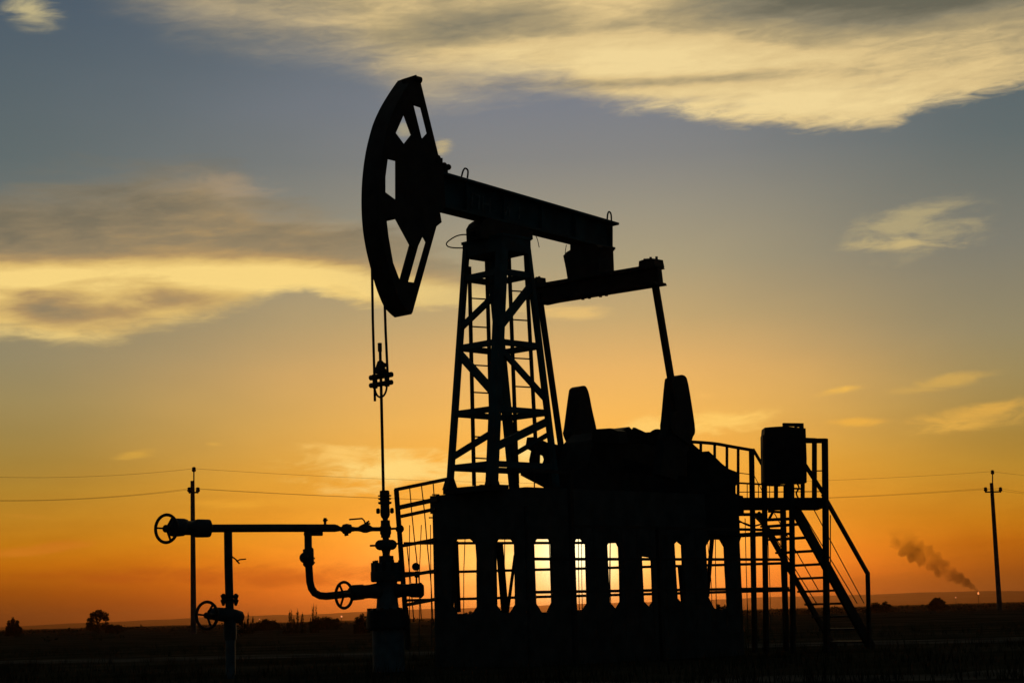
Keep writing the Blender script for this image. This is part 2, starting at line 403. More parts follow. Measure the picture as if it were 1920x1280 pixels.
for y in ys:
    for x in xs:
        bumpz = 0.0 if y < 60 else min(1, (y - 60) / 90) * 0.25 * math.sin(x * 0.031 + y * 0.011)
        vs.append((x, y, bumpz if y < 900 else 0.0))
nx = len(xs)
g.add(vs, [(i * nx + j, i * nx + j + 1, (i + 1) * nx + j + 1, (i + 1) * nx + j) for i in range(len(ys) - 1) for j in range(nx - 1)])
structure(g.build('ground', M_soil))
M_track = material('packed_track', (0.080, 0.078, 0.068), 0.4, 1.0, 0.7, spec=0.0)
def strip(cl, w0, w1):
    m = MB(); L = []; R = []
    c = spline3([(x, y, 0.006) for x, y in cl], 10)
    for i, p in enumerate(c):
        d = (c[min(i + 1, len(c) - 1)] - c[max(i - 1, 0)]).normalized(); n = Vector((-d.y, d.x, 0))
        L.append(p + n * (w0 + 0.35 * math.sin(i * 1.7) + random.uniform(-.2, .2))); R.append(p - n * (w1 + 0.3 * math.sin(i * 1.1 + 1) + random.uniform(-.2, .2)))
    k = len(c); m.add(L + R, [(i, i + 1, k + i + 1, k + i) for i in range(k - 1)]); return m
structure(strip([(-40, 50), (-22, 44), (-10, 40), (0, 37.5), (8, 35.5), (16, 35), (28, 37), (45, 40)], 2.2, 2.0).build('dirt_track', M_track))
structure(strip([(-20, 24), (-9, 20.5), (-2, 19.0), (5, 18.6), (14, 20)], .8, .9).build('wheel_track', M_track))
# long low ridge far out on the plain
rp = MB(); vs = []; n = 60
prof = [(-500, 1184), (0, 1175.5), (290, 1160.5), (600, 1149.5), (900, 1138), (1150, 1130), (1400, 1121), (1632, 1113), (1920, 1106), (2400, 1094)]
def interp(x, T):
    for (a, b), (c, d) in zip(T, T[1:]):
        if a <= x <= c: return b + (d - b) * (x - a) / (c - a)
rows = []
for i in range(n + 1):
    x = -500 + 2900 * i / n
    top = U(x, interp(x, prof) + 0.8 * math.sin(i * .9) + .5 * math.sin(i * 2.3), 7500.0)
    rows.append([Vector((top.x, 6600, -2)), Vector((top.x, 7050, max(top.z * .55, 0))), Vector((top.x, 7500, max(top.z, .5))), Vector((top.x, 8100, -2))])
vs = [p for r in rows for p in r]
rp.add(vs, [(i * 4 + j, i * 4 + j + 1, (i + 1) * 4 + j + 1, (i + 1) * 4 + j) for i in range(n) for j in range(3)], True)
structure(rp.build('ridge', material('ridge_soil', (.06, .055, .03), .3, 1.0, .01, spec=0.0)))

# ---------------------------------------------------------------- plinth: a steel and concrete box the unit stands on
slots = {
 1: [(853, 1020), (857, 1012), (882, 1011), (892, 1020), (895, 1060), (896, 1134), (886, 1149), (858, 1149), (850, 1136)],
 2: [(930, 1020), (934, 1012), (958, 1012), (964, 1020), (965, 1060), (966, 1132), (957, 1146), (942, 1148), (932, 1134)],
 3: [(1001, 1020), (1006, 1011), (1028, 1011), (1032, 1020), (1033, 1060), (1034, 1128), (1025, 1146), (1015, 1146), (1005, 1130)],
 4: [(1075, 1020), (1080, 1011), (1088, 1011), (1097, 1021), (1098, 1060), (1100, 1130), (1091, 1142), (1082, 1142), (1075, 1128)],
 5: [(1138, 1022), (1143, 1016), (1154, 1016), (1159, 1026), (1161, 1070), (1162, 1126), (1153, 1142), (1143, 1128)],
 6: [(1203, 1044), (1209, 1044), (1220, 1046), (1222, 1090), (1223, 1126), (1215, 1138), (1207, 1126)],
 7: [(1264, 1020), (1270, 1014), (1277, 1022), (1280, 1090), (1283, 1112), (1278, 1133), (1270, 1120)],
 8: [(1323, 1024), (1330, 1012), (1349, 1012), (1357, 1026), (1359, 1070), (1363, 1136), (1350, 1145), (1338, 1138), (1328, 1118)]}
S0, S1, WN, WF = 0.50, -4.18, 0.95, -0.99
plinth = thing('plinth', G((S0 + S1) / 2, (WN + WF) / 2, 0), 'dark raised box plinth with tall rounded slots between its pillars under the pump jack', 'plinth')
def fN(x, y, o=0): return onplane(x, y, G(0, WN - o, 0), Wd)
def fF(x, y, o=0): return onplane(x, y, G(0, WF + o, 0), Wd)
def fE(x, y, o=0): return onplane(x, y, G(S0 - o, 0, 0), Bd)
S1F = S1 - .56                                  # the rear end is not quite square
nR = (G(S1, WN, 0) - G(S1F, WF, 0)).normalized().cross(Vector((0, 0, 1)))
def fR(x, y, o=0): return onplane(x, y, G(S1, WN, 0), nR)
def wall(name, pl, nrm, ks, a, b, grow, t):
    hs = []
    for k in ks:
        s = slots[k]; cx = sum(p[0] for p in s) / len(s); cy = sum(p[1] for p in s) / len(s)
        hs.append([pl(x + grow * (1 if x > cx else -1), y + 0.6 * grow * (1 if y > cy else -1)) for x, y in s])
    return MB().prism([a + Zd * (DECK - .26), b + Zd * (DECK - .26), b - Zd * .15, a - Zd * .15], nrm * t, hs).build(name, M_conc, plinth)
wall('side_panel', fN, Wd, (3, 4, 5, 6, 7, 8), G(S0, WN, 0), G(S1, WN, 0), 1.5, .05)
wall('end_panel', fE, Bd, (1, 2), G(S0 - .002, WF + .03, 0), G(S0 - .002, WN - .03, 0), 1.5, .05)
wall('side_panel', fF, Wd, (1, 2, 3, 4, 5, 6), G(S0 - .03, WF, 0), G(S1F + .03, WF, 0), 5, .05)
wall('end_panel', fR, nR, (7, 8), G(S1F, WF + .03, 0), G(S1, WN - .03, 0), 4, .05)
dk = MB(); e = .02
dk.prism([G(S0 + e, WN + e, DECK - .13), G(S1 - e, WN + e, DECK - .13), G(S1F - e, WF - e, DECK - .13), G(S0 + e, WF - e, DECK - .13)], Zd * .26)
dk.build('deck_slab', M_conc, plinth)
sk = MB()
for (a, b, w) in (((853, 1014), (858, 1147), .07), ((936, 1016), (947, 1150), .08), ((966, 1040), (951, 1150), .035), ((1335, 1010), (1326, 1118), .05),
                  ((1275, 1060), (1282, 1135), .06)):
    f = 30.0 if a[0] > 1200 else 28.0
    sk = MB().bar(U(*a, f), U(*b, f), w); sk.build('strut', M_steel, plinth)
for (x, y, w_, h_) in ((871, 914, .10, .05), (877, 912, .05, .06), (903, 909, .05, .16), (862, 917, .12, .04)):
    p = onplane(x, y, G(.1, WF + .1, 0), Vector((0, -1, 0)))
    MB().bar(Vector((p.x, p.y, DECK)), Vector((p.x, p.y, DECK + h_)), w_).build('stud', M_rust, plinth)

# ---------------------------------------------------------------- pump jack
pj = thing('pump_jack', G(0, 0, DECK), 'large beam pump jack with a horse head standing on the slotted plinth', 'pump jack')
# walking beam: an I-section in the pump plane
def lerp2(a, b, t): return (a[0] + (b[0] - a[0]) * t, a[1] + (b[1] - a[1]) * t)
tb = [(790, 319), (1142, 420.5)]; bb = [(790, 381.5), (1075, 452.5), (1142, 469)]
wb = MB().prism([P(*tb[0]), P(*tb[1]), P(*bb[2]), P(*bb[1]), P(*bb[0])], Wd * .05)
beam = wb.build('walking_beam', M_teal, pj)
MB().bar(P(792, 319.5), P(1148, 422.5), .29, .035, Zd).build('top_flange', M_teal, beam)
MB().bar(P(792, 382), P(1141, 468.5), .29, .035, Zd).build('bottom_flange', M_teal, beam)
for t in (.22, .42, .62, .80, .985):
    a, b = lerp2(tb[0], tb[1], t), lerp2(bb[0], bb[2], t)
    MB().bar(P(*a), P(*b), .26 if t > .9 else .2, .02, Bd).build('stiffener', M_teal, beam)
def eye(x, y, k, h, lean=0.0):
    q = [P(x, y), P(x + 1 + lean, y - h * .7), P(x + k * .45 + lean, y - h), P(x + k * .9 + lean, y - h * .7), P(x + k, y + k * .28)]
    MB().tube([p + Wd * .05 for p in spline3(q, 5)], .013, 8).build('lifting_eye', M_steel, beam)
eye(861, 332, 11, 15, 2); eye(1134, 414, 8, 16, 0)
# stencilled marks on the web, faint
def letters(txt, x, y, size, ext=.004):
    cu = bpy.data.curves.new('t', 'FONT'); cu.body = txt; cu.size = size; cu.extrude = ext
    o = bpy.data.objects.new('t', cu); COL.objects.link(o)
    dg = bpy.context.evaluated_depsgraph_get(); me = bpy.data.meshes.new_from_object(o.evaluated_get(dg))
    bpy.data.objects.remove(o)
    p = P(x, y, .032); q = P(x + 60, y + 17.2, .032); d = (q - p).normalized(); n = Wd; up = n.cross(d)
    m = MB(); m.add([p + d * v.co.x + up * v.co.y + n * v.co.z for v in me.vertices], [tuple(f.vertices) for f in me.polygons])
    m.build('lettering', M_letter, beam)
letters('\u041f\u041d', 881, 388, .30); letters('\u041c', 937, 400, .26); letters('1', 967, 409, .28)

# horse head
arc_far = spline([(745, 154), (730, 176), (715, 201), (702, 229), (694, 255), (687, 285), (682, 319), (679.3, 354), (679, 392), (681.5, 430), (687, 465), (694.7, 497.5),
                  (703, 528), (712, 554), (723, 577), (738, 592.5)], 4)
HT = .34
def f_(x, y): return P(x, y, -HT / 2)
def n_(x, y): return P(x, y, HT / 2)
far3 = [f_(*p) for p in arc_far]; near3 = [p + Wd * HT for p in far3]
def to_px(p):
    v = RM.transposed() @ (p - CAM); return 960 + F * v.x / -v.z, 640 - F * v.y / -v.z
arc_near = [to_px(p) for p in near3]
hd = MB()
# near plate with its openings
near_out = arc_near + [(772, 587), (820, 415), (821, 402), (829, 396), (826, 322), (822, 296), (788, 157), (786, 150), (779, 142), (777, 147)]
up_near = [(758, 211), (767, 190), (777, 198), (789, 202), (801, 250), (791, 261), (778, 245), (771, 255), (756.5, 271), (741, 250)]
mid = [(726, 298), (742, 302), (742, 376), (721.5, 361), (721.5, 332)]
lo_near = [(723.5, 411), (728.6, 408), (742, 411), (768, 459), (779, 470), (792, 442), (798.6, 454), (776.7, 530), (767.5, 529), (754, 527), (749, 527), (736, 493), (727.5, 445)]
hd.prism([n_(*p) for p in near_out], Wd * .03, [[n_(*p) for p in h] for h in (up_near, mid, lo_near)])
head = hd.build('horse_head', M_steel, pj)
fo = arc_far + [(745, 590), (764, 529), (788, 444), (800, 405), (800, 310), (790, 262), (774, 197), (757, 156)]
up_far = [(741, 200), (756, 212), (771, 253), (756, 272), (735, 262), (716, 255), (726, 225)]
lo_far = [(700, 420), (742, 411), (768, 459), (749, 527), (738, 560), (728, 555), (712, 500)]
mid_far = [(706, 290), (742, 302), (742, 376), (716, 361), (700, 345)]
MB().prism([f_(*p) for p in fo], Wd * .03, [[f_(*p) for p in h] for h in (up_far, lo_far, mid_far)]).build('far_plate', M_steel, head)
ap = MB(); k = len(far3)
ins = [(p + (f_(775, 372) - p).normalized() * .035) for p in far3]; insn = [p + Wd * HT for p in ins]
ap.add(far3 + near3 + insn + ins, [(i, i + 1, k + i + 1, k + i) for i in range(k - 1)] + [(2 * k + i, 2 * k + i + 1, 3 * k + i + 1, 3 * k + i) for i in range(k - 1)])
ap.build('curved_face', M_steel, head)
bk = MB(); q1 = [n_(772, 587), n_(820, 415), n_(821, 402)]; q2 = [p - Wd * HT for p in q1]
MB().add(q1 + q2, [(0, 1, 4, 3), (1, 2, 5, 4)])
MB().prism([arc for arc in (far3[-1], near3[-1], n_(772, 587), n_(772, 587) - Wd * HT)], Zd * .03).build('bottom_plate', M_steel, head)
MB().prism([far3[0], near3[0], n_(787, 155), n_(787, 155) - Wd * HT], Zd * .03).build('top_plate', M_steel, head)
MB().bar(n_(756, 153), n_(780, 145.5), .05, .07).build('cap_bar', M_steel, head)
MB().tube([n_(776, 148), n_(788, 151)], .05, 10).build('cap_pin', M_steel, head)
MB().prism([P(758, 302), P(800, 290), P(812, 296), P(818, 318), P(822, 392), P(812, 402), P(815, 420), P(790, 440), P(779, 448), P(760, 412)], Wd * .30).build('hinge_block', M_steel, head)
MB().bar(n_(818, 301), n_(828, 303), .05, .09).build('hinge_lug', M_steel, head)
lt_ = MB().bar(P(834, 330), P(834, 309), .06, .07); lt_.sphere(P(833, 309.5), .040, 8); lt_.sphere(P(840.5, 313.5), .045, 8); lt_.tube([P(826, 311), P(841, 313)], .02, 8)
lt_.build('latch', M_steel, head)

# samson post
Ltop = {'n': (.38, .255), 'f': (-.38, -.255), 'l': (-.38, .255), 'r': (.38, -.255)}
Lbot = {'n': (.435, .665), 'f': (-.435, -.665), 'l': (-.435, .665), 'r': (.435, -.665)}
zt = P(930, 465).z
OFFT = (P(931, 465) - C0).dot(Bd)
def legp(k, z):
    t = (z - DECK) / (zt - DECK); w = Lbot[k][0] + (Ltop[k][0] - Lbot[k][0]) * t; s = Lbot[k][1] + (Ltop[k][1] - Lbot[k][1]) * t
    return G(s + OFFT * t, w, z)
for k, wd in (('n', .130), ('f', .112), ('l', .078), ('r', .074)):
    MB().bar(legp(k, DECK), legp(k, zt), wd, wd, Bd).build('leg', M_teal, pj)
fa, fb_ = G(.56, -.50, DECK + .025), G(.56, .50, DECK + .025)
MB().bar(fa, fb_, .34, .08).build('foot_beam', M_steel, pj)
fa, fb_ = G(-.66, -.50, DECK + .025), G(-.66, .50, DECK + .025)
MB().bar(fa, fb_, .30, .08).build('foot_beam', M_steel, pj)
for k in 'nl':
    p = legp(k, DECK + .05); MB().prism([p - Bd * .12, p + Bd * .10, p + Zd * .16 + Bd * .03, p + Zd * .16 - Bd * .05], Wd * .10).build('gusset', M_steel, pj)
tiers = [P(945, 876).z, P(942, 775).z, P(938, 651).z, P(934, 520).z]
faces = [('l', 'n'), ('n', 'r'), ('r', 'f'), ('f', 'l')]
for i, z in enumerate(tiers):
    for a, b in faces:
        MB().bar(legp(a, z), legp(b, z), .05, .085).build('brace', M_teal, pj)
def diag(a, za, b, zb, w=.085): MB().bar(legp(a, za), legp(b, zb), .05, w).build('diagonal', M_teal, pj)
t0, t1, t2, t3 = tiers
diag('l', t0 + .15, 'n', t1 - .33); diag('n', t0 + .22, 'r', t1 - .12, .11); diag('f', t0 + .22, 'r', t1 - .3, .06)
diag('l', t2 - .08, 'n', t1 + .2, .12); diag('n', t2 - .06, 'r', t1 + .2)
diag('l', t2 + .3, 'n', t3 - .28, .085); diag('n', t2 + .2, 'r', t3 - .14, .12)
# ladders on two faces
def ladder(r1, r2, rungs, Yl):
    m = MB().bar(U(*r1[0], Yl), U(*r1[1], Yl), .05, .035)
    m.bar(U(*r2[0], Yl), U(*r2[1], Yl), .05, .035)
    o = m.build('ladder', M_steel, pj)
    for (x0, y0, x1, y1) in rungs: MB().tube([U(x0, y0, Yl), U(x1, y1, Yl)], .011, 8).build('rung', M_steel, o)
def on(r, y): (x0, y0), (x1, y1) = r; return x0 + (x1 - x0) * (y - y0) / (y1 - y0)
la, lb = ((880, 500), (889, 910)), ((912, 470), (923, 870))
ladder(la, lb, [(on(la, y), y, on(lb, y + 2), y + 2) for y in (559, 612, 684, 735, 818, 858)], 27.3)
la, lb = ((954, 470), (970, 905)), ((985, 470), (1006, 860))
ladder(la, lb, [(on(la, y), y, on(lb, y + 2), y + 2) for y in (545, 599, 671, 724, 808)], 27.6)
# cap of the post and the centre bearing
cp = MB(); zc = P(931, 462).z
ring = [legp(k, zt) for k in 'nrfl']; cen = sum(ring, Vector()) / 4
cp.prism([cen + (Vector((p.x, p.y, zt)) - cen) * 1.12 + Zd * (-.02) for p in ring], Zd * .20)
cp.build('post_cap', M_teal, pj)
MB().prism([cen + (p - cen) * 1.16 + Zd * .10 for p in ring], Zd * .04).build('cap_plate', M_teal, pj)
bz = [P(888, 450), P(887, 427), P(892, 418), P(900, 412), P(965, 428), P(985, 436), P(986, 452)]
MB().prism(bz, Wd * .30).build('centre_bearing', M_steel, pj)
MB().tube([P(880, 438), P(890, 437)], .035, 8).build('grease_fitting', M_steel, pj)
q = [(881, 440.5), (868, 440), (855, 443), (842, 451), (837, 457), (840, 462), (850, 464.5), (868, 465)]
MB().tube(spline3([U(x, y, 26.8) for x, y in q], 5), .010, 6).build('cable_loop', M_wire, pj)
MB().tube(spline3([P(1005, 443), P(1008, 450), P(1011, 464)], 4), .006, 6).build('loose_wire', M_wire, pj)
MB().tube(spline3([P(1062, 459), P(1060, 472), P(1060, 485), P(1064, 500), P(1067, 514)], 4), .006, 6).build('loose_wire', M_wire, pj)

# equalizer across the tail
tail = P(1107, 470); so = (tail - C0).dot(Bd)
def E(x, y, d=0): return Q(x, y, so + d)
hang = MB().prism([E(1083, 455), E(1083, 471), E(1076, 475), E(1070, 482), E(1080, 530), E(1138, 518), E(1136, 466), E(1130, 460)], Bd * .34)
hang.build('equalizer_bearing', M_steel, pj)
MB().prism([E(1062, 480), E(1069, 473), E(1078, 470), E(1080, 528), E(1070, 530)], Bd * .12).build('bearing_cover', M_steel, pj)
MB().bar(E(1125, 464), E(1148, 467), .1, .05).build('bearing_plate', M_steel, pj)
MB().prism([E(1008, 537), E(1068, 527), E(1149, 513), E(1236, 499), E(1240, 533), E(1222, 537.5), E(1148, 550), E(1040, 566), E(1010, 569)], Bd * .10).build('equalizer', M_steel, pj)
MB().prism([E(1014, 534), E(1233, 497), E(1236, 503), E(1014, 541)], Bd * .26).build('equalizer_flange', M_steel, pj)
MB().prism([E(1010, 565), E(1238, 529), E(1240, 534), E(1040, 566), E(1016, 571)], Bd * .26).build('equalizer_flange', M_steel, pj)
MB().prism([E(1206, 505), E(1207, 491), E(1222, 486), E(1234, 486), E(1237, 500)], Bd * .22).build('end_bearing', M_steel, pj)
MB().prism([E(1001, 540), E(1002, 521), E(1010, 524), E(1014, 520), E(1016, 540)], Bd * .22).build('end_bearing', M_steel, pj)
for x, y in ((1209, 489), (1220, 486), (1231, 485), (1011, 522)):
    MB().tube([E(x, y + 5), E(x, y - 4)], .022, 6).build('bolt', M_steel, pj)
for x, y in ((1093, 558), (1105, 556), (1126, 553), (1137, 551)):
    MB().tube([E(x, y - 4), E(x, y + 4)], .028, 6).build('bolt', M_steel, pj)
WE = (E(1226, 515) - G(so, 0, 0)).dot(Wd); WEf = (E(1016, 550) - G(so, 0, 0)).dot(Wd)
# pitmans, counterweights, cranks
MB().bar(P(1227, 525, WE), P(1268, 770, WE), .082, .082, Wd).build('pitman', M_steel, pj)
MB().bar(P(1011, 550, WEf), P(1053, 845, WEf), .072, .072, Wd).build('pitman', M_steel, pj)
def weight(poly, w, t): MB().prism([P(x, y, w) for x, y in poly], Wd * t).build('counterweight', M_steel, pj)
weight(spline([(1070, 828), (1064, 812), (1066, 800), (1074, 740), (1077, 728), (1085, 724), (1091, 727), (1096, 740), (1102, 770), (1110, 806), (1112, 830)], 4), WEf + .25, .20)
weight(spline([(1252, 812), (1248, 800), (1250, 780), (1256, 716), (1259, 708), (1266, 704), (1274, 706), (1279, 716), (1286, 755), (1293, 806), (1289, 820), (1284, 835)], 4), WE - .22, .22)
MB().prism([P(x, y, WE - .22) for x, y in ((1246, 800), (1290, 808), (1284, 840), (1262, 900), (1230, 890), (1240, 820))], Wd * .16).build('crank', M_steel, pj)
MB().prism([P(x, y, WEf + .25) for x, y in ((1082, 812), (1108, 812), (1125, 880), (1090, 900), (1076, 850))], Wd * .16).build('crank', M_steel, pj)
# gearbox and drive
gb = MB().prism([P(x, y, -.2) for x, y in ((1085, 828), (1100, 812), (1140, 808), (1152, 803), (1160, 811), (1172, 814), (1205, 812), (1250, 822), (1270, 834), (1302, 868), (1330, 902), (1340, 960), (1080, 960), (1072, 880))], Wd * .62)
gb = gb.build('gearbox', M_steel, pj)
MB().prism([Q(x, y, so + .3) for x, y in ((1118, 812), (1122, 805), (1152, 803), (1166, 808), (1170, 830), (1118, 830))], Bd * .2).build('gearbox_lid', M_steel, gb)
MB().prism([U(x, y, 28.6) for x, y in ((1168, 812), (1170, 805), (1180, 806), (1184, 809), (1186, 802), (1190, 802), (1216, 814), (1218, 830), (1168, 830))], Vector((0, .16, 0))).build('inspection_cover', M_steel, gb)
MB().prism([U(x, y, 28.4) for x, y in spline([(1214, 832), (1216, 815), (1222, 808), (1232, 805), (1243, 809), (1240, 815), (1236, 822), (1238, 834)], 4)], Vector((0, .2, 0))).build('brake_band', M_steel, gb)
MB().prism([U(x, y, 29.2) for x, y in ((1290, 824), (1300, 836), (1314, 848), (1327, 847), (1341, 860), (1352, 871), (1364, 880), (1382, 887), (1383, 906), (1377, 912), (1377, 960), (1290, 960))], Vector((0, .35, 0))).build('belt_guard', M_steel, pj)
MB().prism([U(x, y, 28.9) for x, y in ((1060, 835), (1056, 834), (1046, 836), (1030, 831), (1016, 836), (1013, 840), (1020, 860), (1016, 872), (1000, 874), (976, 889), (1030, 917), (1030, 975), (1385, 1005), (1382, 940), (1376, 930), (1300, 900), (1064, 828))], Vector((0, .4, 0))).build('sub_base', M_steel, pj)
MB().prism([U(x, y, 28.3) for x, y in ((985, 838), (988, 821), (1003, 820), (1032, 833), (1050, 838), (1050, 850), (1024, 856), (1008, 849), (996, 844))], Vector((0, .25, 0))).build('motor', M_steel, pj)
MB().prism([U(x, y, 28.4) for x, y in ((996, 843), (1006, 846), (1005, 857), (1004, 874), (993, 872), (992, 862))], Vector((0, .12, 0))).build('motor_foot', M_steel, pj)
MB().bar(U(1009, 845, 28.5), U(1008, 874, 28.5), .05, .05).build('motor_foot', M_steel, pj)
MB().tube([U(1002, 868, 27.9), U(1002, 917, 27.9)], .011, 6).build('drain_pipe', M_wire, pj)
MB().prism([P(x, y, .3) for x, y in ((1052, 880), (1340, 905), (1372, 945), (1372, 968), (1052, 968))], Wd * .5).build('sub_base', M_steel, pj)
MB().prism([U(x, y, 29.6) for x, y in ((1368, 925), (1392, 930), (1393, 952), (1374, 955), (1370, 960), (1366, 968), (1372, 976), (1378, 978), (1374, 992), (1390, 1002), (1384, 1020), (1360, 1010), (1358, 930))], Vector((0, .2, 0))).build('switch_box', M_steel, pj)

# ---------------------------------------------------------------- bridle with carrier bar, and the polished rod
cbar = P(714, 713)
br = thing('rope_bridle', cbar, 'twin wire rope bridle with a clamped carrier bar hanging from the horse head', 'wire ropes')
wr = .13
def pr(px, py, w=0.0): return P(px, py, w)
MB().tube([pr(697, 470, -wr), pr(699, 600, -wr), pr(702, 706, -wr), pr(703, 752, -wr)], .018, 8).build('rope', M_wire, br)
MB().tube([pr(721, 560, wr), pr(723, 620, wr), pr(727, 706, wr)], .018, 8).build('rope', M_wire, br)
for y, h in ((705, .075), (719.5, .07)):
    c = pr(714.5, y); MB().tube([c - Wd * .235, c - Wd * .22, c + Wd * .22, c + Wd * .235], [h * .3, h / 2, h / 2, h * .3], 10).build('carrier_bar', M_steel, br)
for w in (-.125, .125):
    MB().tube([pr(714, 700) + Wd * w, pr(714.5, 726) + Wd * w], .036, 10).build('rope_socket', M_steel, br)
MB().prism([P(x, y) for x, y in ((706, 700), (708, 688), (712, 676), (716, 680), (721, 682), (720, 688), (718, 690), (721, 694), (721, 701))], Wd * .09).build('rod_clamp', M_steel, br)
lp = [pr(714, 724) + Wd * (.125 * math.cos(a)) - Zd * (.15 * math.sin(a)) for a in [math.pi * i / 12 for i in range(13)]]
MB().tube(lp, .014, 8).build('rope_tail', M_wire, br)
rod = thing('polished_rod', P(719, 925), 'slim polished rod running from the carrier bar down into the wellhead', 'rod')
MB().tube([P(712.5, 650), P(714.5, 720), P(719, 925)], .021, 10).build('rod', M_wire, rod)
MB().tube([P(712, 643), P(712.3, 659)], .030, 10).build('coupling', M_wire, rod)

# ---------------------------------------------------------------- wellhead
wc = P(723, 1040); K = F / wc.y                    # pixels per metre there
def wz(y): return onplane(723, y, wc, Vector((0, 1, 0))).z
def wx(x, y): return onplane(x, y, wc, Vector((0, 1, 0)))
wh = thing('wellhead', Vector((wc.x, wc.y, 0)), 'squat wellhead with stacked flanges, stuffing box and side outlets left of the plinth', 'wellhead')
def axp(y): return wx(721 + (y - 920) * .026, y)
def stack(name, prof, mat, n=24):
    m = MB(); P_ = [axp(y) for y, r in prof]; R_ = [r / K for y, r in prof]
    m.tube2(P_, R_, Vector((0, 0, 1)), n); return m.build(name, mat, wh)
sb = stack('stuffing_box', [(919, 7), (920, 9), (926, 9.3), (927.5, 9), (928, 12.5), (930, 12.5), (930.5, 9), (933, 9), (933.5, 12.5), (936, 12), (936.5, 9), (940, 9), (940.5, 12.8), (944, 12.5), (945, 8.6),
                           (953, 8.4), (953.5, 9), (964, 9), (969, 7.5), (972, 5), (975.5, 5)], M_pipe)
for sx in (-13, 13):
    MB().lathe(axp(952) + Vector((sx / K, 0, 0)), Zd * -1, [(0, .015), (.01, .026), (.06, .028), (.075, .015)], 10).build('bolt', M_steel, sb)
stack('tee_body', [(975, 8.5), (985, 9), (987, 10.5), (1000, 10.5), (1002, 9), (1007, 8.8), (1008, 6), (1011.5, 6)], M_pipe)
MB().tube([axp(991) + Vector((.06, 0, 0)), axp(991) + Vector((.17, -.02, 0))], .016, 8).build('nipple', M_steel, wh)
ga = wx(748.5, 991); gm = MB().lathe(ga + Vector((0, .03, 0)), (0.25, -1, 0), [(0, .03), (.005, .054), (.05, .056), (.055, .04)], 20)
gm.build('pressure_gauge', M_steel, wh)
m = MB(); m.tube2([axp(y) for y in (1011, 1013, 1017, 1024, 1028, 1031)], [r / K for r in (8, 12, 14, 14, 12, 8)], Vector((0, 0, 1)), 20)
for sx in (-1, 1): m.sphere(axp(1021) + Vector((sx * .075, 0, 0)), .075, 10, (1, .9, .95))
m.build('ram_body', M_pipe, wh)
MB().tube([wx(693.5, 1022.5), wx(710, 1022)], .014, 8).build('ram_stem', M_steel, wh)
MB().tube([wx(740, 1019), wx(752, 1018)], .014, 8).build('ram_stem', M_steel, wh)
stack('neck', [(1030, 9), (1033, 8), (1037, 7), (1041, 7), (1041.5, 13.5), (1053, 14), (1054, 14)], M_pipe)
m = MB(); m.tube2([axp(y) for y in (1054, 1056, 1070, 1071, 1088, 1089)], [r / K for r in (18, 26, 27, 30, 30, 20)], Vector((0, 0, 1)), 24)
fl = m.build('hanger_flange', M_pipe, wh)
for i in range(10):
    a = 2 * math.pi * i / 10 + .2; d = Vector((math.cos(a), math.sin(a), 0)) * .185
    MB().tube([axp(1090) + d, axp(1054 if i % 2 else 1050) + d], .026, 8).build('stud', M_steel, fl)
stack('cross_body', [(1088, 20), (1094, 19), (1100, 17.5), (1105, 18), (1122, 19.5), (1130, 20), (1138, 21), (1143, 25), (1145, 28)], M_pale)
m = MB(); c1 = axp(1107)
c = c1 + Vector((.1, 0, 0)); e = wx(793, 1106)
m.tube2([c, wx(748, 1107), wx(756, 1106), wx(768, 1106), wx(770, 1106), wx(786, 1106), wx(787.5, 1106), wx(790, 1106), wx(795, 1106)],
        [r / K for r in (15, 13, 11.5, 11.5, 13, 13.5, 14.5, 14.5, 9)], Vector((1, 0, 0)), 20)
m.build('side_outlet', M_steel, wh)
MB().tube([wx(781, 1095), wx(780.5, 1070)], .013, 8).tube([wx(780.7, 1082), wx(780.7, 1078)], .026, 8).build('gauge_stem', M_steel, wh)
MB().lathe(wx(780.5, 1062) + Vector((0, .03, 0)), (-.1, -1, .05), [(0, .03), (.005, .052), (.05, .054), (.055, .04)], 20).build('pressure_gauge', M_steel, wh)
m = MB(); m.tube2([axp(y) for y in (1141, 1143, 1158, 1160, 1176, 1178)], [r / K for r in (32, 38, 40, 40, 41, 34)], Vector((0, 0, 1)), 28)
cf = m.build('casing_flange', M_steel, wh)
for i in range(14):
    a = 2 * math.pi * i / 14; d = Vector((math.cos(a), math.sin(a), 0)) * .255
    MB().tube([axp(1181) + d, axp(1139) + d], .024, 8).build('stud', M_steel, cf)
bot = axp(1178); bot2 = Vector((bot.x, bot.y, -.2))
MB().tube2([bot2, bot], [.215, .215], Vector((0, 0, 1)), 28).build('casing_pipe', M_pale, wh)
# left branch of the cross, gate valve with its handwheel, belong to the flow line
fl_ = thing('flow_line', U(430, 1200, 24.1) * Vector((1, 1, 0)) if False else Vector((U(430, 1200, 24.1).x, 24.1, 0)),
            'flow line of welded pipes and hand valves running left from the wellhead', 'pipework')
def FY(x): return wc.y + (x - 723) * 1.5 / 411.0 if x < 723 else wc.y   # the line comes nearer to the left
def fp(x, y, d=0.0): return U(x, y, FY(x) + d)
def ftube(name, pl, r, mat=M_pipe, n=14, d=0.0): return MB().tube([fp(*p, d) for p in pl], [v / 140 for v in r] if isinstance(r, (list, tuple)) else r / 140, n).build(name, mat, fl_)
ftube('main_pipe', [(388, 990), (520, 989.5), (628, 989.5)], 7.4)
ftube('reducer', [(626, 989.5), (632, 990), (637, 991), (641, 991.5)], [7.4, 6.5, 4.5, 4])
ftube('union', [(639, 991.5), (642, 991.5), (644, 991.5), (650, 991), (657, 991), (659, 991.5), (664, 991.5)], [4, 6, 9, 10, 8.5, 5, 4.5])
MB().tube([fp(649, 999), fp(650, 1004)], .028, 8).build('drain_plug', M_steel, fl_)
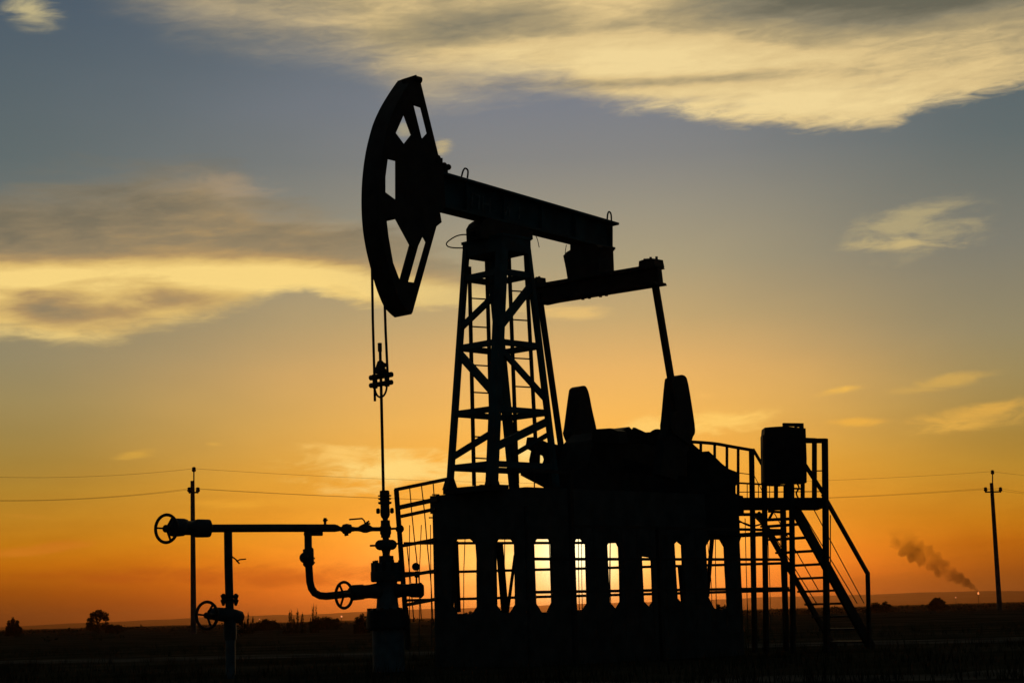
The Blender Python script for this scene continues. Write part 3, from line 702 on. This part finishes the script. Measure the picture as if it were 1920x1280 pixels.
ftube('ball_valve', [(660, 991.5), (672, 991.5), (677, 990.5), (682, 990), (688, 990), (693, 990.5), (698, 991.5), (712, 991.5)], [4, 4.2, 6.5, 8.6, 8.6, 6.5, 4.2, 4.2])
MB().tube([fp(655, 973.4), fp(679, 971.5), fp(682.5, 975), fp(685, 981)], .011, 8).build('valve_lever', M_steel, fl_)
MB().tube([fp(684, 984), fp(688, 979), fp(692, 976.5)], .013, 8).tube([fp(683, 982), fp(694, 981)], .012, 8).build('valve_stop', M_steel, fl_)
MB().tube([fp(609.5, 984), fp(609.5, 977)], .018, 8).tube([fp(609.5, 978), fp(609.5, 970.5)], .022, 8).tube([fp(606, 975), fp(614, 974.5)], .013, 6).build('bleed_cock', M_steel, fl_)
ftube('branch_tee', [(571, 1000.0), (604, 1000.0)], 4.2)
ftube('down_pipe', [(577.5, 994), (578, 1030), (579, 1060), (581, 1090), (584, 1102), (590, 1111), (600, 1116), (612, 1117), (640, 1114), (662, 1111)], 7.0, M_pipe, 14)
MB().tube([fp(577.5, 1027), fp(578, 1029), fp(578.5, 1058), fp(579, 1061)], [.055, .072, .074, .055], 14).build('check_valve', M_pipe, fl_)
MB().sphere(fp(571, 1045, -.05), .068, 10, (1, 1, 1.05)).build('check_valve_bonnet', M_pipe, fl_)
for y in (1046, 1054): MB().tube([fp(586, y), fp(590, y)], .014, 6).build('bolt', M_steel, fl_)
ftube('gate_valve', [(655, 1111), (660, 1110.5), (662, 1110.5), (680, 1109), (682, 1109), (694, 1108), (712, 1107)], [9, 13.5, 14.8, 14.5, 13, 13, 16])
def handwheel(c, ax, R, r, hub, spokes=3, ph=.5, stem=None):
    o = MB().torus(c, ax, R, r).build('handwheel', M_steel, fl_)
    ax = Vector(ax).normalized(); x = ax.cross(Zd).normalized(); y = x.cross(ax)
    for i in range(spokes):
        a = ph + 2 * math.pi * i / spokes
        MB().bar(c, c + (x * math.cos(a) + y * math.sin(a)) * R, .024, .018, ax).build('spoke', M_steel, o)
    MB().lathe(c - ax * .04, ax, [(0, hub * .7), (.01, hub), (.06, hub), (.07, hub * .6)], 12).build('hub', M_steel, o)
    if stem: MB().tube([c, stem], .022, 8).build('stem', M_steel, fl_)
handwheel(fp(645, 1115, -.32), (-.70, -.71, 0), .170, .020, .035, 3, 1.0, fp(672, 1110))
handwheel(fp(312, 990.5, -.05), (-.48, -.88, 0), .176, .021, .05, 3, .1, fp(336, 990))
handwheel(fp(388, 1153, -.25), (-.50, -.87, 0), .170, .020, .04, 3, .1, fp(405, 1152))
ftube('gate_valve', [(317, 990), (321, 990), (322, 990), (328, 988.5), (344, 988), (345, 988.5), (346, 989), (362, 989.5), (363, 990), (365, 990), (370, 990), (390, 990), (392.5, 990), (394, 990), (397, 990)],
      [10, 14, 15, 17, 16, 15.5, 13.2, 13, 14, 15.5, 16.8, 16.5, 16, 12, 8])
ftube('riser', [(427.5, 994), (428.5, 1060), (430, 1115), (431, 1160)], 7.5)
MB().tube([fp(434, 1042), fp(443, 1049), fp(446, 1051), fp(449, 1048.5), fp(461, 1047.5)], .010, 6).tube([fp(443, 1050), fp(449, 1056)], .010, 6).build('wire_hook', M_wire, fl_)
for sx in (-11.5, 11.5):
    for dy in (0, 9):
        m = MB().tube([fp(430.5 + sx, 1112 + dy), fp(430.5 + sx * 1.02, 1116 + dy), fp(430.5 + sx, 1126 + dy)], [.012, .040, .014], 8); m.build('flange_bolt', M_steel, fl_)
MB().tube([fp(430, 1117), fp(430.3, 1119)], .078, 16).tube([fp(430.5, 1123), fp(430.7, 1125)], .078, 16).build('pipe_flange', M_steel, fl_)
ftube('gate_valve', [(392, 1152), (398, 1151), (402, 1150), (424, 1152), (440, 1155), (452, 1157), (456, 1158)], [9, 10, 12, 13, 13, 11, 6])
ftube('valve_bonnet', [(431, 1160), (431.3, 1184), (431.6, 1199)], [11, 11.5, 11])
lo = fp(432, 1199); MB().tube([Vector((lo.x, lo.y, -.15)), lo + Zd * .02], .062, 14).build('buried_pipe', M_pale, fl_)

# ---------------------------------------------------------------- fences
def fence(root, rails, posts, wires, r_rail=.022, r_post=.03, r_wire=.0075, square=True):
    for (a, b) in rails: MB().bar(a, b, r_rail * 2, r_rail * 2).build('rail', M_steel, root)
    for (a, b) in posts: MB().bar(a, b, r_post * 2, r_post * 2).build('post', M_steel, root)
    for w in wires: MB().tube(w, r_wire, 5).build('wire', M_wire, root)
YB = 31.6
bf = thing('wire_fence', Vector((U(1100, 1150, YB).x, YB, 0)), 'rail and wire fence standing behind the plinth, seen through its slots', 'fence')
rails = [(U(757, y0, YB), U(1482, y1, YB)) for y0, y1 in ((1015, 1001), (1074, 1055), (1125, 1106))]
rails[0] = (U(757, 1018, YB), U(1110, 1017, YB)); rails.append((U(1110, 1017, YB), U(1482, 1000, YB)))
posts = [(U(x, 955 - (x - 960) * .02, YB), Vector((U(x, 1100, YB).x, YB, -.1))) for x in (905, 1110, 1300, 1469)]
wires = []
x = 768
while x < 1480:
    d = random.uniform(-6, 8); top = 980 - (x - 960) * .02
    wires.append([U(x, top, YB - .03), U(x + d * .6, 1070, YB - .03), Vector((U(x + d, 1150, YB - .03).x, YB - .03, .02))])
    x += random.choice((17, 22, 30, 34))
fence(bf, rails, posts, wires)
gt = thing('gate_panel', Vector((U(760, 1180, 28.0).x, 28.0, 0)), 'leaning gate panel of rails and thin wires between the wellhead and the plinth', 'gate')
def gy(x): return 28.3 + (x - 742) * (26.9 - 28.3) / 100.0
def gp(x, y): return U(x, y, gy(x))
rails = [(gp(742, 917.5), gp(840, 897.5)), (gp(748, 951), gp(822, 935)), (gp(750, 968), gp(818, 953.5)), (gp(755, 1022.5), gp(818, 1010.5)), (gp(760, 1079), gp(820, 1069)), (gp(764, 1133), gp(820, 1122))]
posts = [(gp(743, 917), Vector((gp(764, 1150).x, gp(764, 1150).y, .25)))]
wires = [[gp(768, 912), gp(772, 960), gp(777, 1010), gp(786, 1090), gp(790, 1160)], [gp(790, 908), gp(796, 960), gp(800, 1010), gp(808, 1090), gp(812, 1170)],
         [gp(812, 903), gp(814, 930)], [gp(763, 1022), gp(770, 1090), gp(776, 1165)]]
for i, (a, b) in enumerate(rails):
    MB().bar(a, b, .05, .062 if i in (1,) else .045).build('rail', M_steel, gt)
for a, b in posts: MB().bar(a, b, .055, .055).build('post', M_steel, gt)
for w in wires: MB().tube(w, .0085, 5).build('wire', M_wire, gt)
for (x, y) in ((811, 927), (805, 970)): MB().bar(gp(x, y), gp(x + 12, y), .02, .02).build('hook', M_steel, gt)
WG = 1.6
nf = thing('guard_fence', Vector((P(1240, 1150, WG).x, P(1240, 1150, WG).y, 0)), 'low guard fence of thin rails in front of the slotted side of the plinth', 'fence')
def nz(x, z):
    p = P(x, 1100, WG); return Vector((p.x, p.y, z))
rails = [(nz(1003, z), nz(1478, z)) for z in (1.0, 1.44)] + [(nz(1075, z), nz(1478, z)) for z in (1.89,)] + [(nz(962, 2.62), nz(1075, 2.62))]
posts = [(nz(1075, -.1), nz(1075, 2.65)), (nz(1238, -.1), nz(1238, 1.91))]
wires = [[nz(x, .35), nz(x + random.uniform(-3, 3), 1.1), nz(x + random.uniform(-5, 5), 1.89)] for x in range(1090, 1470, 27)]
fence(nf, rails, posts, wires, .020, .03, .0055)

# ---------------------------------------------------------------- service platform with its stair
sp = thing('service_platform', Vector((U(1480, 1200, 30.4).x, 30.4, 0)), 'raised service platform with handrails and open metal stairs at the right end of the plinth', 'platform')
def pp(x, y, Y=30.0): return U(x, y, Y)
MB().prism([pp(1374, 941, 30.2), pp(1550, 941, 29.8), pp(1550, 941, 29.8) + Vector((0, 1.0, 0)), pp(1374, 941, 30.2) + Vector((0, 1.0, 0))], Zd * .15).build('platform_deck', M_steel, sp)
MB().bar(pp(1513, 948, 29.75), pp(1530, 946, 29.75), .1, .10).build('bracket', M_steel, sp)
def post(x0, y0, x1, Y, w):
    b = pp(x1, 1205, Y); MB().bar(pp(x0, y0, Y), Vector((b.x, b.y, -.1)), w, w).build('post', M_steel, sp)
post(1409, 842, 1414, 30.7, .065); post(1433, 905, 1435.5, 30.0, .065); post(1484, 905, 1486, 29.8, .065); post(1546.5, 822, 1549, 29.7, .075)
post(1503, 905, 1504, 30.8, .045) if False else None
MB().bar(pp(1527, 828, 30.6), pp(1527, 936, 30.6), .06, .06).build('post', M_steel, sp)
MB().bar(pp(1506, 826, 29.75), pp(1550, 826, 29.72), .06, .075).build('handrail', M_steel, sp)
MB().bar(pp(1506, 823, 30.6), pp(1530, 824, 30.6), .05, .05).build('handrail', M_steel, sp)
MB().bar(pp(1508, 883, 30.6), pp(1545, 882, 29.8), .02, .02).build('mid_rail', M_steel, sp)
hr = spline3([pp(1296, 828, 30.9), pp(1320, 829.5, 30.9), pp(1345, 832, 30.8), pp(1375, 837.5, 30.8), pp(1410, 843.5, 30.7)], 5)
MB().tube(hr, .028, 10).build('handrail', M_steel, sp)
for x, y, y1 in ((1314, 829, 880), (1340, 832, 900), (1363, 836, 930), (1384, 840, 935)):
    MB().bar(pp(x, y, 30.8), pp(x, y1 + 2, 30.8), .034, .034).build('baluster', M_steel, sp)
MB().bar(pp(1384, 886, 30.8), pp(1408, 889, 30.7), .014, .014).build('mid_rail', M_steel, sp)
MB().bar(pp(1384, 905, 30.8), pp(1473, 910, 30.8), .028, .028).build('mid_rail', M_steel, sp)
MB().bar(pp(1384, 922, 31.0), pp(1545, 921, 31.0), .014, .014).build('mid_rail', M_steel, sp)
MB().bar(pp(1471, 908, 30.8), pp(1471, 935, 30.8), .028, .028).build('post', M_steel, sp)
MB().bar(pp(1412, 842, 30.7), pp(1432, 876, 31.0), .038, .038).build('handrail', M_steel, sp)
MB().tube([pp(1413, 889, 30.7), pp(1428, 918, 31), pp(1438, 940, 31.1)], .007, 6).build('wire', M_wire, sp)
for x in (1401, 1422, 1443): MB().tube([pp(x, 905, 30.9), pp(x, 938, 30.9)], .008, 6).build('wire', M_wire, sp)
# underframe
MB().bar(pp(1380, 964, 30.4), pp(1430, 964, 30.4), .05, .05).build('underframe', M_steel, sp)
MB().bar(pp(1440, 974, 30.5), pp(1484, 972, 30.0), .05, .05).build('underframe', M_steel, sp)
MB().bar(pp(1440, 958, 30.8), pp(1470, 960, 30.8), .04, .04).build('underframe', M_steel, sp)
MB().bar(pp(1440, 976, 30.2), pp(1450, 958, 30.2), .04, .04).build('knee_brace', M_steel, sp)
MB().bar(pp(1378, 1002, 31.2), pp(1470, 996, 31.2), .04, .045).build('underframe', M_steel, sp)
MB().bar(pp(1416, 966, 30.6), pp(1430, 980, 30.3), .04, .05).build('knee_brace', M_steel, sp)
MB().bar(pp(1467, 955, 31.2), Vector((pp(1472, 1160, 31.2).x, 31.2, -.1)), .06, .06).build('post', M_steel, sp)
cab_ = [pp(1374, 968, 29.7), pp(1388, 977, 29.8), pp(1402, 984, 30), pp(1412, 985.5, 30.1), pp(1424, 983, 30.2), pp(1436, 978, 30.3)]
MB().tube(spline3(cab_, 5), .014, 8).build('sagging_cable', M_wire, sp)
MB().tube(spline3([pp(1374, 974, 29.7), pp(1384, 978, 29.8), pp(1396, 980, 30), pp(1406, 984, 30)], 5), .010, 8).build('sagging_cable', M_wire, sp)
# stair
nT, nB = pp(1488, 950, 30.0), pp(1629, 1205, 31.4); fT, fB = pp(1421, 962, 30.7), pp(1558, 1203, 32.1)
nB = nT + (nB - nT) * (nT.z + .02) / (nT.z - nB.z); fB = fT + (fB - fT) * (fT.z + .02) / (fT.z - fB.z)
MB().bar(nT, nB, .05, .19).build('stringer', M_steel, sp)
MB().bar(fT, fB, .04, .10).build('stringer', M_steel, sp)
for i in range(1, 11):
    t = i / 10.6; a, b = fT + (fB - fT) * t, nT + (nB - nT) * t; b = Vector((b.x, b.y, a.z))
    b.x = nT.x + (nB.x - nT.x) * (nT.z - b.z) / (nT.z - nB.z); b.y = nT.y + (nB.y - nT.y) * (nT.z - b.z) / (nT.z - nB.z)
    MB().bar(a, b, .24, .035, Zd).build('tread', M_steel, sp)
MB().bar(pp(1506, 866, 29.8), pp(1543, 923, 30.0), .05, .05).build('handrail', M_steel, sp)
hb = pp(1627, 1075, 31.3)
MB().bar(pp(1543, 926, 30.0), hb, .055, .055).build('handrail', M_steel, sp)
b = pp(1629, 1200, 31.3); MB().bar(hb + Zd * .03, Vector((b.x, b.y, -.1)), .055, .055).build('post', M_steel, sp)
for a, b in (((1500, 953, 30.1), (1607, 1130, 31.2)), ((1525, 953, 30.1), (1620, 1130, 31.3)), ((1440, 985, 30.9), (1532, 1132, 31.7)), ((1452, 962, 30.9), (1536, 1108, 31.7))):
    MB().tube([pp(*a), pp(*b)], .0085, 6).build('stair_wire', M_wire, sp)
MB().tube([pp(1557, 965, 30.2), pp(1557, 1066, 30.3)], .009, 6).build('stair_wire', M_wire, sp)

# ---------------------------------------------------------------- control cabinet on the platform
cb = thing('control_cabinet', pp(1468, 933, 30.3), 'tall dark control cabinet with a hood frame standing on the service platform', 'cabinet')
def cbox(x0, y0, x1, y1, Y, d): return MB().prism([pp(x0, y0, Y), pp(x1, y0 - .3, Y), pp(x1, y1, Y), pp(x0, y1, Y)], Vector((0, d, 0)))
body = MB().prism([pp(x, y, 30.15) for x, y in ((1430, 816), (1431, 803.5), (1450, 802), (1469, 801), (1507, 805), (1509, 860), (1509, 906), (1430, 906))], Vector((0, .42, 0)))
body = body.build('cabinet_body', M_steel, cb)
MB().prism([pp(x, y, 29.92) for x, y in ((1436, 815), (1503, 815), (1504, 900), (1436, 900))], Vector((0, .02, 0))).build('door', M_steel, cb)
MB().prism([pp(1428, 817, 30.15), pp(1434, 817, 30.15), pp(1434, 906, 30.15), pp(1429, 906, 30.15)], Vector((0, .3, 0))).build('side_flange', M_steel, body)
for x in (1433, 1455, 1476, 1505): MB().bar(pp(x, 903, 30.15), pp(x, 934, 30.15), .05, .05).build('leg', M_steel, cb)
MB().prism([pp(x, y, 30.1) for x, y in ((1468, 803), (1467.5, 793), (1506, 793.5), (1507, 818), (1470, 812))], Vector((0, .1, 0)),
           [[pp(x, y, 30.1) for x, y in ((1476, 798.5), (1490, 799), (1490, 803), (1476, 802.5))], [pp(x, y, 30.1) for x, y in ((1494, 800), (1499, 800), (1499, 804), (1494, 804))]]).build('hood_frame', M_steel, cb)
for x, y in ((1455, 914), (1497, 920)): MB().bar(pp(x - 18, y - 5, 30.3), pp(x + 8, y - 4, 30.3), .03, .03).build('cable_tray', M_steel, cb)
MB().tube(spline3([pp(1494, 905, 30.1), pp(1498, 914, 30.1), pp(1493, 924, 30.1), pp(1497, 934, 30.1)], 4), .014, 8).build('conduit', M_wire, cb)

# ---------------------------------------------------------------- utility poles and power lines
def upole(x0, y0, x1, Y, arm, label, pin):
    b = U(x1, 1165, Y); t = U(x0, y0, Y)
    r = thing('utility_pole', Vector((b.x, Y, 0)), label, 'utility pole', 'power line poles')
    MB().tube([Vector((b.x, b.y, -.3)), t], [.19, .13], 10).build('pole', M_pole, r)
    tp = U(pin[0], pin[1], Y); MB().tube([U(pin[0], y0 + 14, Y - .2), tp], .045, 6).build('top_pin', M_steel, r)
    def ins(p): MB().lathe(p - Zd * .12, Zd, [(0, .05), (.05, .12), (.14, .14), (.2, .10), (.26, .13), (.32, .07)], 10).build('insulator', M_steel, r)
    ins(tp); out = [tp + Zd * .1]
    ax0, ax1, ay = arm
    MB().bar(U(ax0, ay, Y - .2), U(ax1, ay - (ax1 - ax0) * .02, Y - .2), .10, .10).build('crossarm', M_steel, r)
    for x in (ax0 + 1, ax1 - 1):
        p = U(x, ay - 4, Y - .2); MB().tube([p - Zd * .2, p], .03, 6).build('arm_pin', M_steel, r); ins(p); out.append(p + Zd * .12)
    return out
LP = upole(361, 901, 363, 118, (354, 372, 923), 'concrete utility pole left of the pump, behind the red-lit hand valve'.replace('red-lit ', ''), (363.5, 881))
RP = upole(1859, 905, 1876, 138, (1847, 1877, 922), 'concrete utility pole beyond the stairs, near the smoking flare', (1861, 886))
def cable(a, b, sag, label):
    n_ = 24; pts_ = [a + (b - a) * (i / n_) - Zd * (sag * 4 * (i / n_) * (1 - i / n_)) for i in range(n_ + 1)]
    tag(MB().tube(pts_, .0075, 5).build('power_cable', M_wire), label, 'power cable', 'overhead power cables')
lz = [U(-40, 893, 112), U(-40, 937, 112), U(-40, 938.5, 111)]
rz = [U(2000, 893, 143), U(2000, 930, 143), U(2000, 929, 142)]
nm = ['top', 'near', 'far']
for i in range(3):
    w = ('top cable', 'nearer lower cable', 'farther lower cable')[i]
    cable(lz[i], LP[i], .25, f'{w} running left from the left utility pole')
    cable(LP[i], RP[i], .95, f'{w} strung behind the pump between the two utility poles')
    cable(RP[i], rz[i], .12, f'{w} running right from the right utility pole')

# ---------------------------------------------------------------- bushes, tree, scrub, grass
def leaves(m, c, rx, ry, rz_, n, s, hollow=0.0):
    for _ in range(n):
        while True:
            d = Vector((random.uniform(-1, 1), random.uniform(-1, 1), random.uniform(-1, 1)))
            if hollow < d.length < 1: break
        p = Vector(c) + Vector((d.x * rx, d.y * ry, d.z * rz_))
        u = Vector((random.gauss(0, 1), random.gauss(0, 1), random.gauss(0, 1))).normalized(); v = u.orthogonal().normalized()
        k = s * random.uniform(.6, 1.4)
        m.add([p - u * k, p + v * k * .5, p + u * k, p - v * k * .5], [(0, 1, 2, 3)])
def bush(px, py, wpx, hpx, Y, label, cat='bush', name='bush', clumps=9, spiky=False, group='bushes along the horizon'):
    b = U(px, py, Y); k = Y / F; W_, H_ = wpx * k, hpx * k; top = U(px, py - hpx, Y).z; zb = 0
    r = thing(name, Vector((b.x, Y, 0)), label, cat, group)
    st = MB(); lf = MB(); H_ = top
    for i in range(clumps):
        u = (i + random.uniform(.1, .9)) / clumps - .5
        if spiky:
            x = u * W_; z = H_ * random.choice((.35, .5, .6, .85, .9)) * (1 - abs(u) * .5); c = Vector((b.x + x, Y + random.uniform(-.2, .2) * W_, z))
            st.tube([Vector((b.x + x * .8, Y, 0)), c, Vector((b.x + x + random.uniform(-1, 1) * k, c.y, z * 1.08))], [.5 * k, .4 * k, .2 * k], 5)
            leaves(lf, (c.x, c.y, z * .7), W_ * .06, W_ * .06, z * .32, 70, k * 1.5); leaves(lf, (c.x, c.y, z * .2), W_ * .10, W_ * .1, z * .25, 50, k * 1.8)
        else:
            hh = H_ * (1 - (2 * u) ** 4 * .55) * random.uniform(.72, 1.0); x = u * W_ * .9
            st.tube([Vector((b.x + x * .3, Y, 0)), Vector((b.x + x, Y, hh * .8))], [.8 * k, .3 * k], 5)
            for t in (.2, .5, .8):
                leaves(lf, (b.x + x + random.uniform(-.06, .06) * W_, Y + random.uniform(-.2, .2) * W_, hh * t), W_ * .13, W_ * .16, hh * .22, 90, k * 1.7)
    st.build('stem', M_bark, r); lf.build('foliage', M_leaf, r)
bush(25, 1178, 26, 22, 190, 'small dark bush at the far left end of the horizon', clumps=10)
bush(1757, 1126, 34, 7, 210, 'low flat bush on the horizon left of the flare', clumps=12)
bush(1652, 1130, 40, 4, 170, 'low scrubby bush beyond the foot of the stairs', clumps=10)
bush(590, 1160, 16, 36, 100, 'tall narrow weedy bush under the bend of the flow line', clumps=6, spiky=True)
bush(553, 1163, 40, 29, 100, 'ragged weed clump left of the flow line bend', clumps=10, spiky=True)
bush(462, 1165, 28, 24, 105, 'ragged dead weeds right of the low gate valve', clumps=10, spiky=True)
bush(610, 1160, 60, 9, 120, 'long low bush behind the bend of the flow line', clumps=12)
bush(500, 1165, 50, 8, 130, 'flat bush between the two weed clumps', clumps=12)
bush(678, 1160, 30, 12, 90, 'rough bush against the left side of the wellhead', clumps=12)
bush(1352, 1147, 24, 17, 110, 'small bush seen through the rightmost plinth slot', clumps=10)
bush(215, 1172, 34, 4, 180, 'low bush just right of the round tree', clumps=10)
bush(880, 1152, 36, 8, 140, 'low bush seen through the leftmost plinth slot', clumps=10)
# the round tree
tr = thing('tree', Vector((U(185, 1170, 185).x, 185, 0)), 'lone round-crowned tree on the left horizon', 'tree')
k = 185 / F; b = U(185, 1170, 185)
def tp_(x, y, d=0): return U(x, y, 185 + d)
m = MB().tube([Vector((b.x, 185, -.2)), tp_(184, 1172), tp_(182, 1164), tp_(178, 1158)], [.16, .14, .1, .05], 7)
m.tube([tp_(183, 1168), tp_(190, 1160), tp_(196, 1154)], [.1, .07, .03], 6); m.tube([tp_(183, 1166), tp_(172, 1162)], [.08, .03], 6)
m.build('trunk', M_bark, tr)
lf = MB()
for x, y, r_, n_ in ((176, 1153, 8, 260), (186, 1149, 9, 330), (195, 1153, 9, 330), (199, 1160, 6, 200), (170, 1162, 7, 240), (168, 1170, 7, 240), (190, 1157, 5, 90), (200, 1168, 4, 70), (176, 1170, 8, 200), (192, 1172, 8, 160), (168, 1175, 8, 220), (180, 1176, 9, 240), (197, 1175, 7, 160), (184, 1158, 6, 120)):
    leaves(lf, tp_(x, y, random.uniform(-.5, .5)), r_ * k, r_ * k * 1.4, r_ * k * .8, n_, k * 1.5)
lf.build('crown', M_leaf, tr)
# scrub that breaks up the edge of the plain: nobody could count it
sc = MB()
for _ in range(900):
    Y = random.uniform(90, 420); x = random.uniform(-.36, .36) * Y; k = Y / F
    h = random.uniform(2, 7) * k * (1.6 if random.random() < .08 else 1); w = random.uniform(4, 16) * k
    leaves(sc, (x, Y, h * .5), w, w, h * .6, 14, k * 2.2)
tag(sc.build('scrub', M_leaf), None, None, None, 'stuff')
gr = MB()
for _ in range(5000):
    Y = 17 + 45 * random.random() ** 1.4; x = random.uniform(-.33, .33) * Y
    if 35 < Y + .25 * x < 41: continue
    if random.random() > .35 + .65 * (math.sin(x * .9 + 1.3) * math.sin(Y * .7) > -.1): continue
    for _b in range(4):
        a = random.uniform(0, 6.28); h = random.uniform(.05, .22); o = Vector((x + random.uniform(-.08, .08), Y + random.uniform(-.08, .08), 0))
        l = Vector((math.cos(a), math.sin(a), 0)); s_ = Vector((-l.y, l.x, 0)) * .006
        gr.add([o - s_, o + s_, o + l * h * .4 + Zd * h], [(0, 1, 2)])
tag(gr.build('grass', M_grass), None, None, None, 'stuff')

# ---------------------------------------------------------------- far flare, its smoke, and two lit lamps on the plain
def emis(name, c, s):
    m = bpy.data.materials.new(name); m.use_nodes = True; b = m.node_tree.nodes['Principled BSDF']
    b.inputs['Base Color'].default_value = (0, 0, 0, 1); b.inputs['Emission Color'].default_value = (*c, 1); b.inputs['Emission Strength'].default_value = s
    return m
YF = 1100.0; kf = YF / F
fb = U(1834.5, 1118, YF)
fl = thing('gas_flare', Vector((fb.x, YF, 0)), 'burning gas flare far out on the plain below the smoke', 'flare')
MB().tube([Vector((fb.x, YF, -1)), U(1834.5, 1113.5, YF)], [.16, .12], 8).build('flare_stack', M_steel, fl)
MB().lathe(U(1834.5, 1114.0, YF), Zd, [(0, .2), (.3, .5), (.7, .55), (1.2, .35), (1.8, .06)], 10).build('flame', emis('flame', (1.0, .30, .08), 1.1), fl)
def lamp(x, y, Y, label, s):
    p = U(x, y, Y); r = thing('yard_lamp', Vector((p.x, Y, 0)), label, 'lamp', 'lit lamps out on the plain')
    MB().tube([Vector((p.x, Y, -1)), p], .12, 6).build('mast', M_steel, r)
    MB().sphere(p, s, 8).build('lamp_head', emis('lamp', (1.0, .34, .13), 1.1), r)
lamp(640.5, 1155, 900, 'bright distant lamp just left of the wellhead base', .42)
lamp(486.5, 1160, 900, 'faint distant lamp between the low gate valve and the weeds', .22)
lamp(1792, 1119.5, 1300, 'faint distant lamp left of the flare', .36)
# smoke: a closed hull with noisy density inside
def smoke_mat():
    m = bpy.data.materials.new('smoke'); m.use_nodes = True; t = m.node_tree; t.nodes.clear()
    o = t.nodes.new('ShaderNodeOutputMaterial'); v = t.nodes.new('ShaderNodeVolumePrincipled')
    v.inputs['Color'].default_value = (.03, .014, .006, 1); v.inputs['Anisotropy'].default_value = .2
    co = t.nodes.new('ShaderNodeTexCoord'); n = t.nodes.new('ShaderNodeTexNoise'); n.inputs['Scale'].default_value = .075; n.inputs['Detail'].default_value = 4
    n.inputs['Distortion'].default_value = .8
    t.links.new(co.outputs['Object'], n.inputs['Vector'])
    r = t.nodes.new('ShaderNodeMapRange'); r.inputs['From Min'].default_value = .40; r.inputs['From Max'].default_value = .70
    r.inputs['To Min'].default_value = 0.0; r.inputs['To Max'].default_value = .23
    t.links.new(n.outputs[0], r.inputs['Value'])
    g = t.nodes.new('ShaderNodeSeparateXYZ'); t.links.new(co.outputs['Object'], g.inputs[0])
    f = t.nodes.new('ShaderNodeMapRange'); f.interpolation_type = 'SMOOTHSTEP'      # the plume thins as it rises and drifts
    f.inputs['From Min'].default_value = 8.0; f.inputs['From Max'].default_value = 40.0; f.inputs['To Min'].default_value = 1.0; f.inputs['To Max'].default_value = 0.0
    t.links.new(g.outputs[2], f.inputs['Value'])
    k = t.nodes.new('ShaderNodeMath'); k.operation = 'MULTIPLY'
    t.links.new(r.outputs[0], k.inputs[0]); t.links.new(f.outputs[0], k.inputs[1])
    t.links.new(k.outputs[0], v.inputs['Density']); t.links.new(v.outputs[0], o.inputs['Volume'])
    return m
sm = MB()
path = [(1833, 1107, 1.5), (1824, 1100, 4), (1810, 1091, 7), (1793, 1081, 10), (1774, 1071, 13), (1754, 1055, 15), (1735, 1042, 17), (1714, 1030, 18), (1700, 1018, 20), (1690, 1000, 22), (1694, 980, 18), (1704, 962, 8)]
sp_ = spline3([U(x, y, YF) for x, y, r in path], 4); rr = []
for i in range(len(path) - 1):
    for j in range(4): rr.append(path[i][2] + (path[i + 1][2] - path[i][2]) * j / 4)
rr.append(path[-1][2])
sm.tube(sp_, [r * 1.25 * kf * (1 + .22 * math.sin(i * 1.9)) for i, r in enumerate(rr)], 14)
tag(sm.build('smoke', smoke_mat()), 'dark smoke plume drifting left from the distant flare', 'smoke')

# ---------------------------------------------------------------- haze: the evening air over the plain
hz = MB(); x0, x1, y0, y1, z0, z1 = -9200, 9200, -700, 9200, -4.0, 62.0
hz.add([(x, y, z) for z in (z0, z1) for y in (y0, y1) for x in (x0, x1)], [(0, 1, 3, 2), (4, 6, 7, 5), (0, 4, 5, 1), (2, 3, 7, 6), (0, 2, 6, 4), (1, 5, 7, 3)])
hm = bpy.data.materials.new('haze'); hm.use_nodes = True; t = hm.node_tree; t.nodes.clear()
o = t.nodes.new('ShaderNodeOutputMaterial'); v = t.nodes.new('ShaderNodeVolumePrincipled')
v.inputs['Color'].default_value = (.56, .24, .075, 1); v.inputs['Density'].default_value = 1.0e-4; v.inputs['Anisotropy'].default_value = .84
t.links.new(v.outputs[0], o.inputs['Volume'])
tag(hz.build('haze', hm), None, None, None, 'stuff')
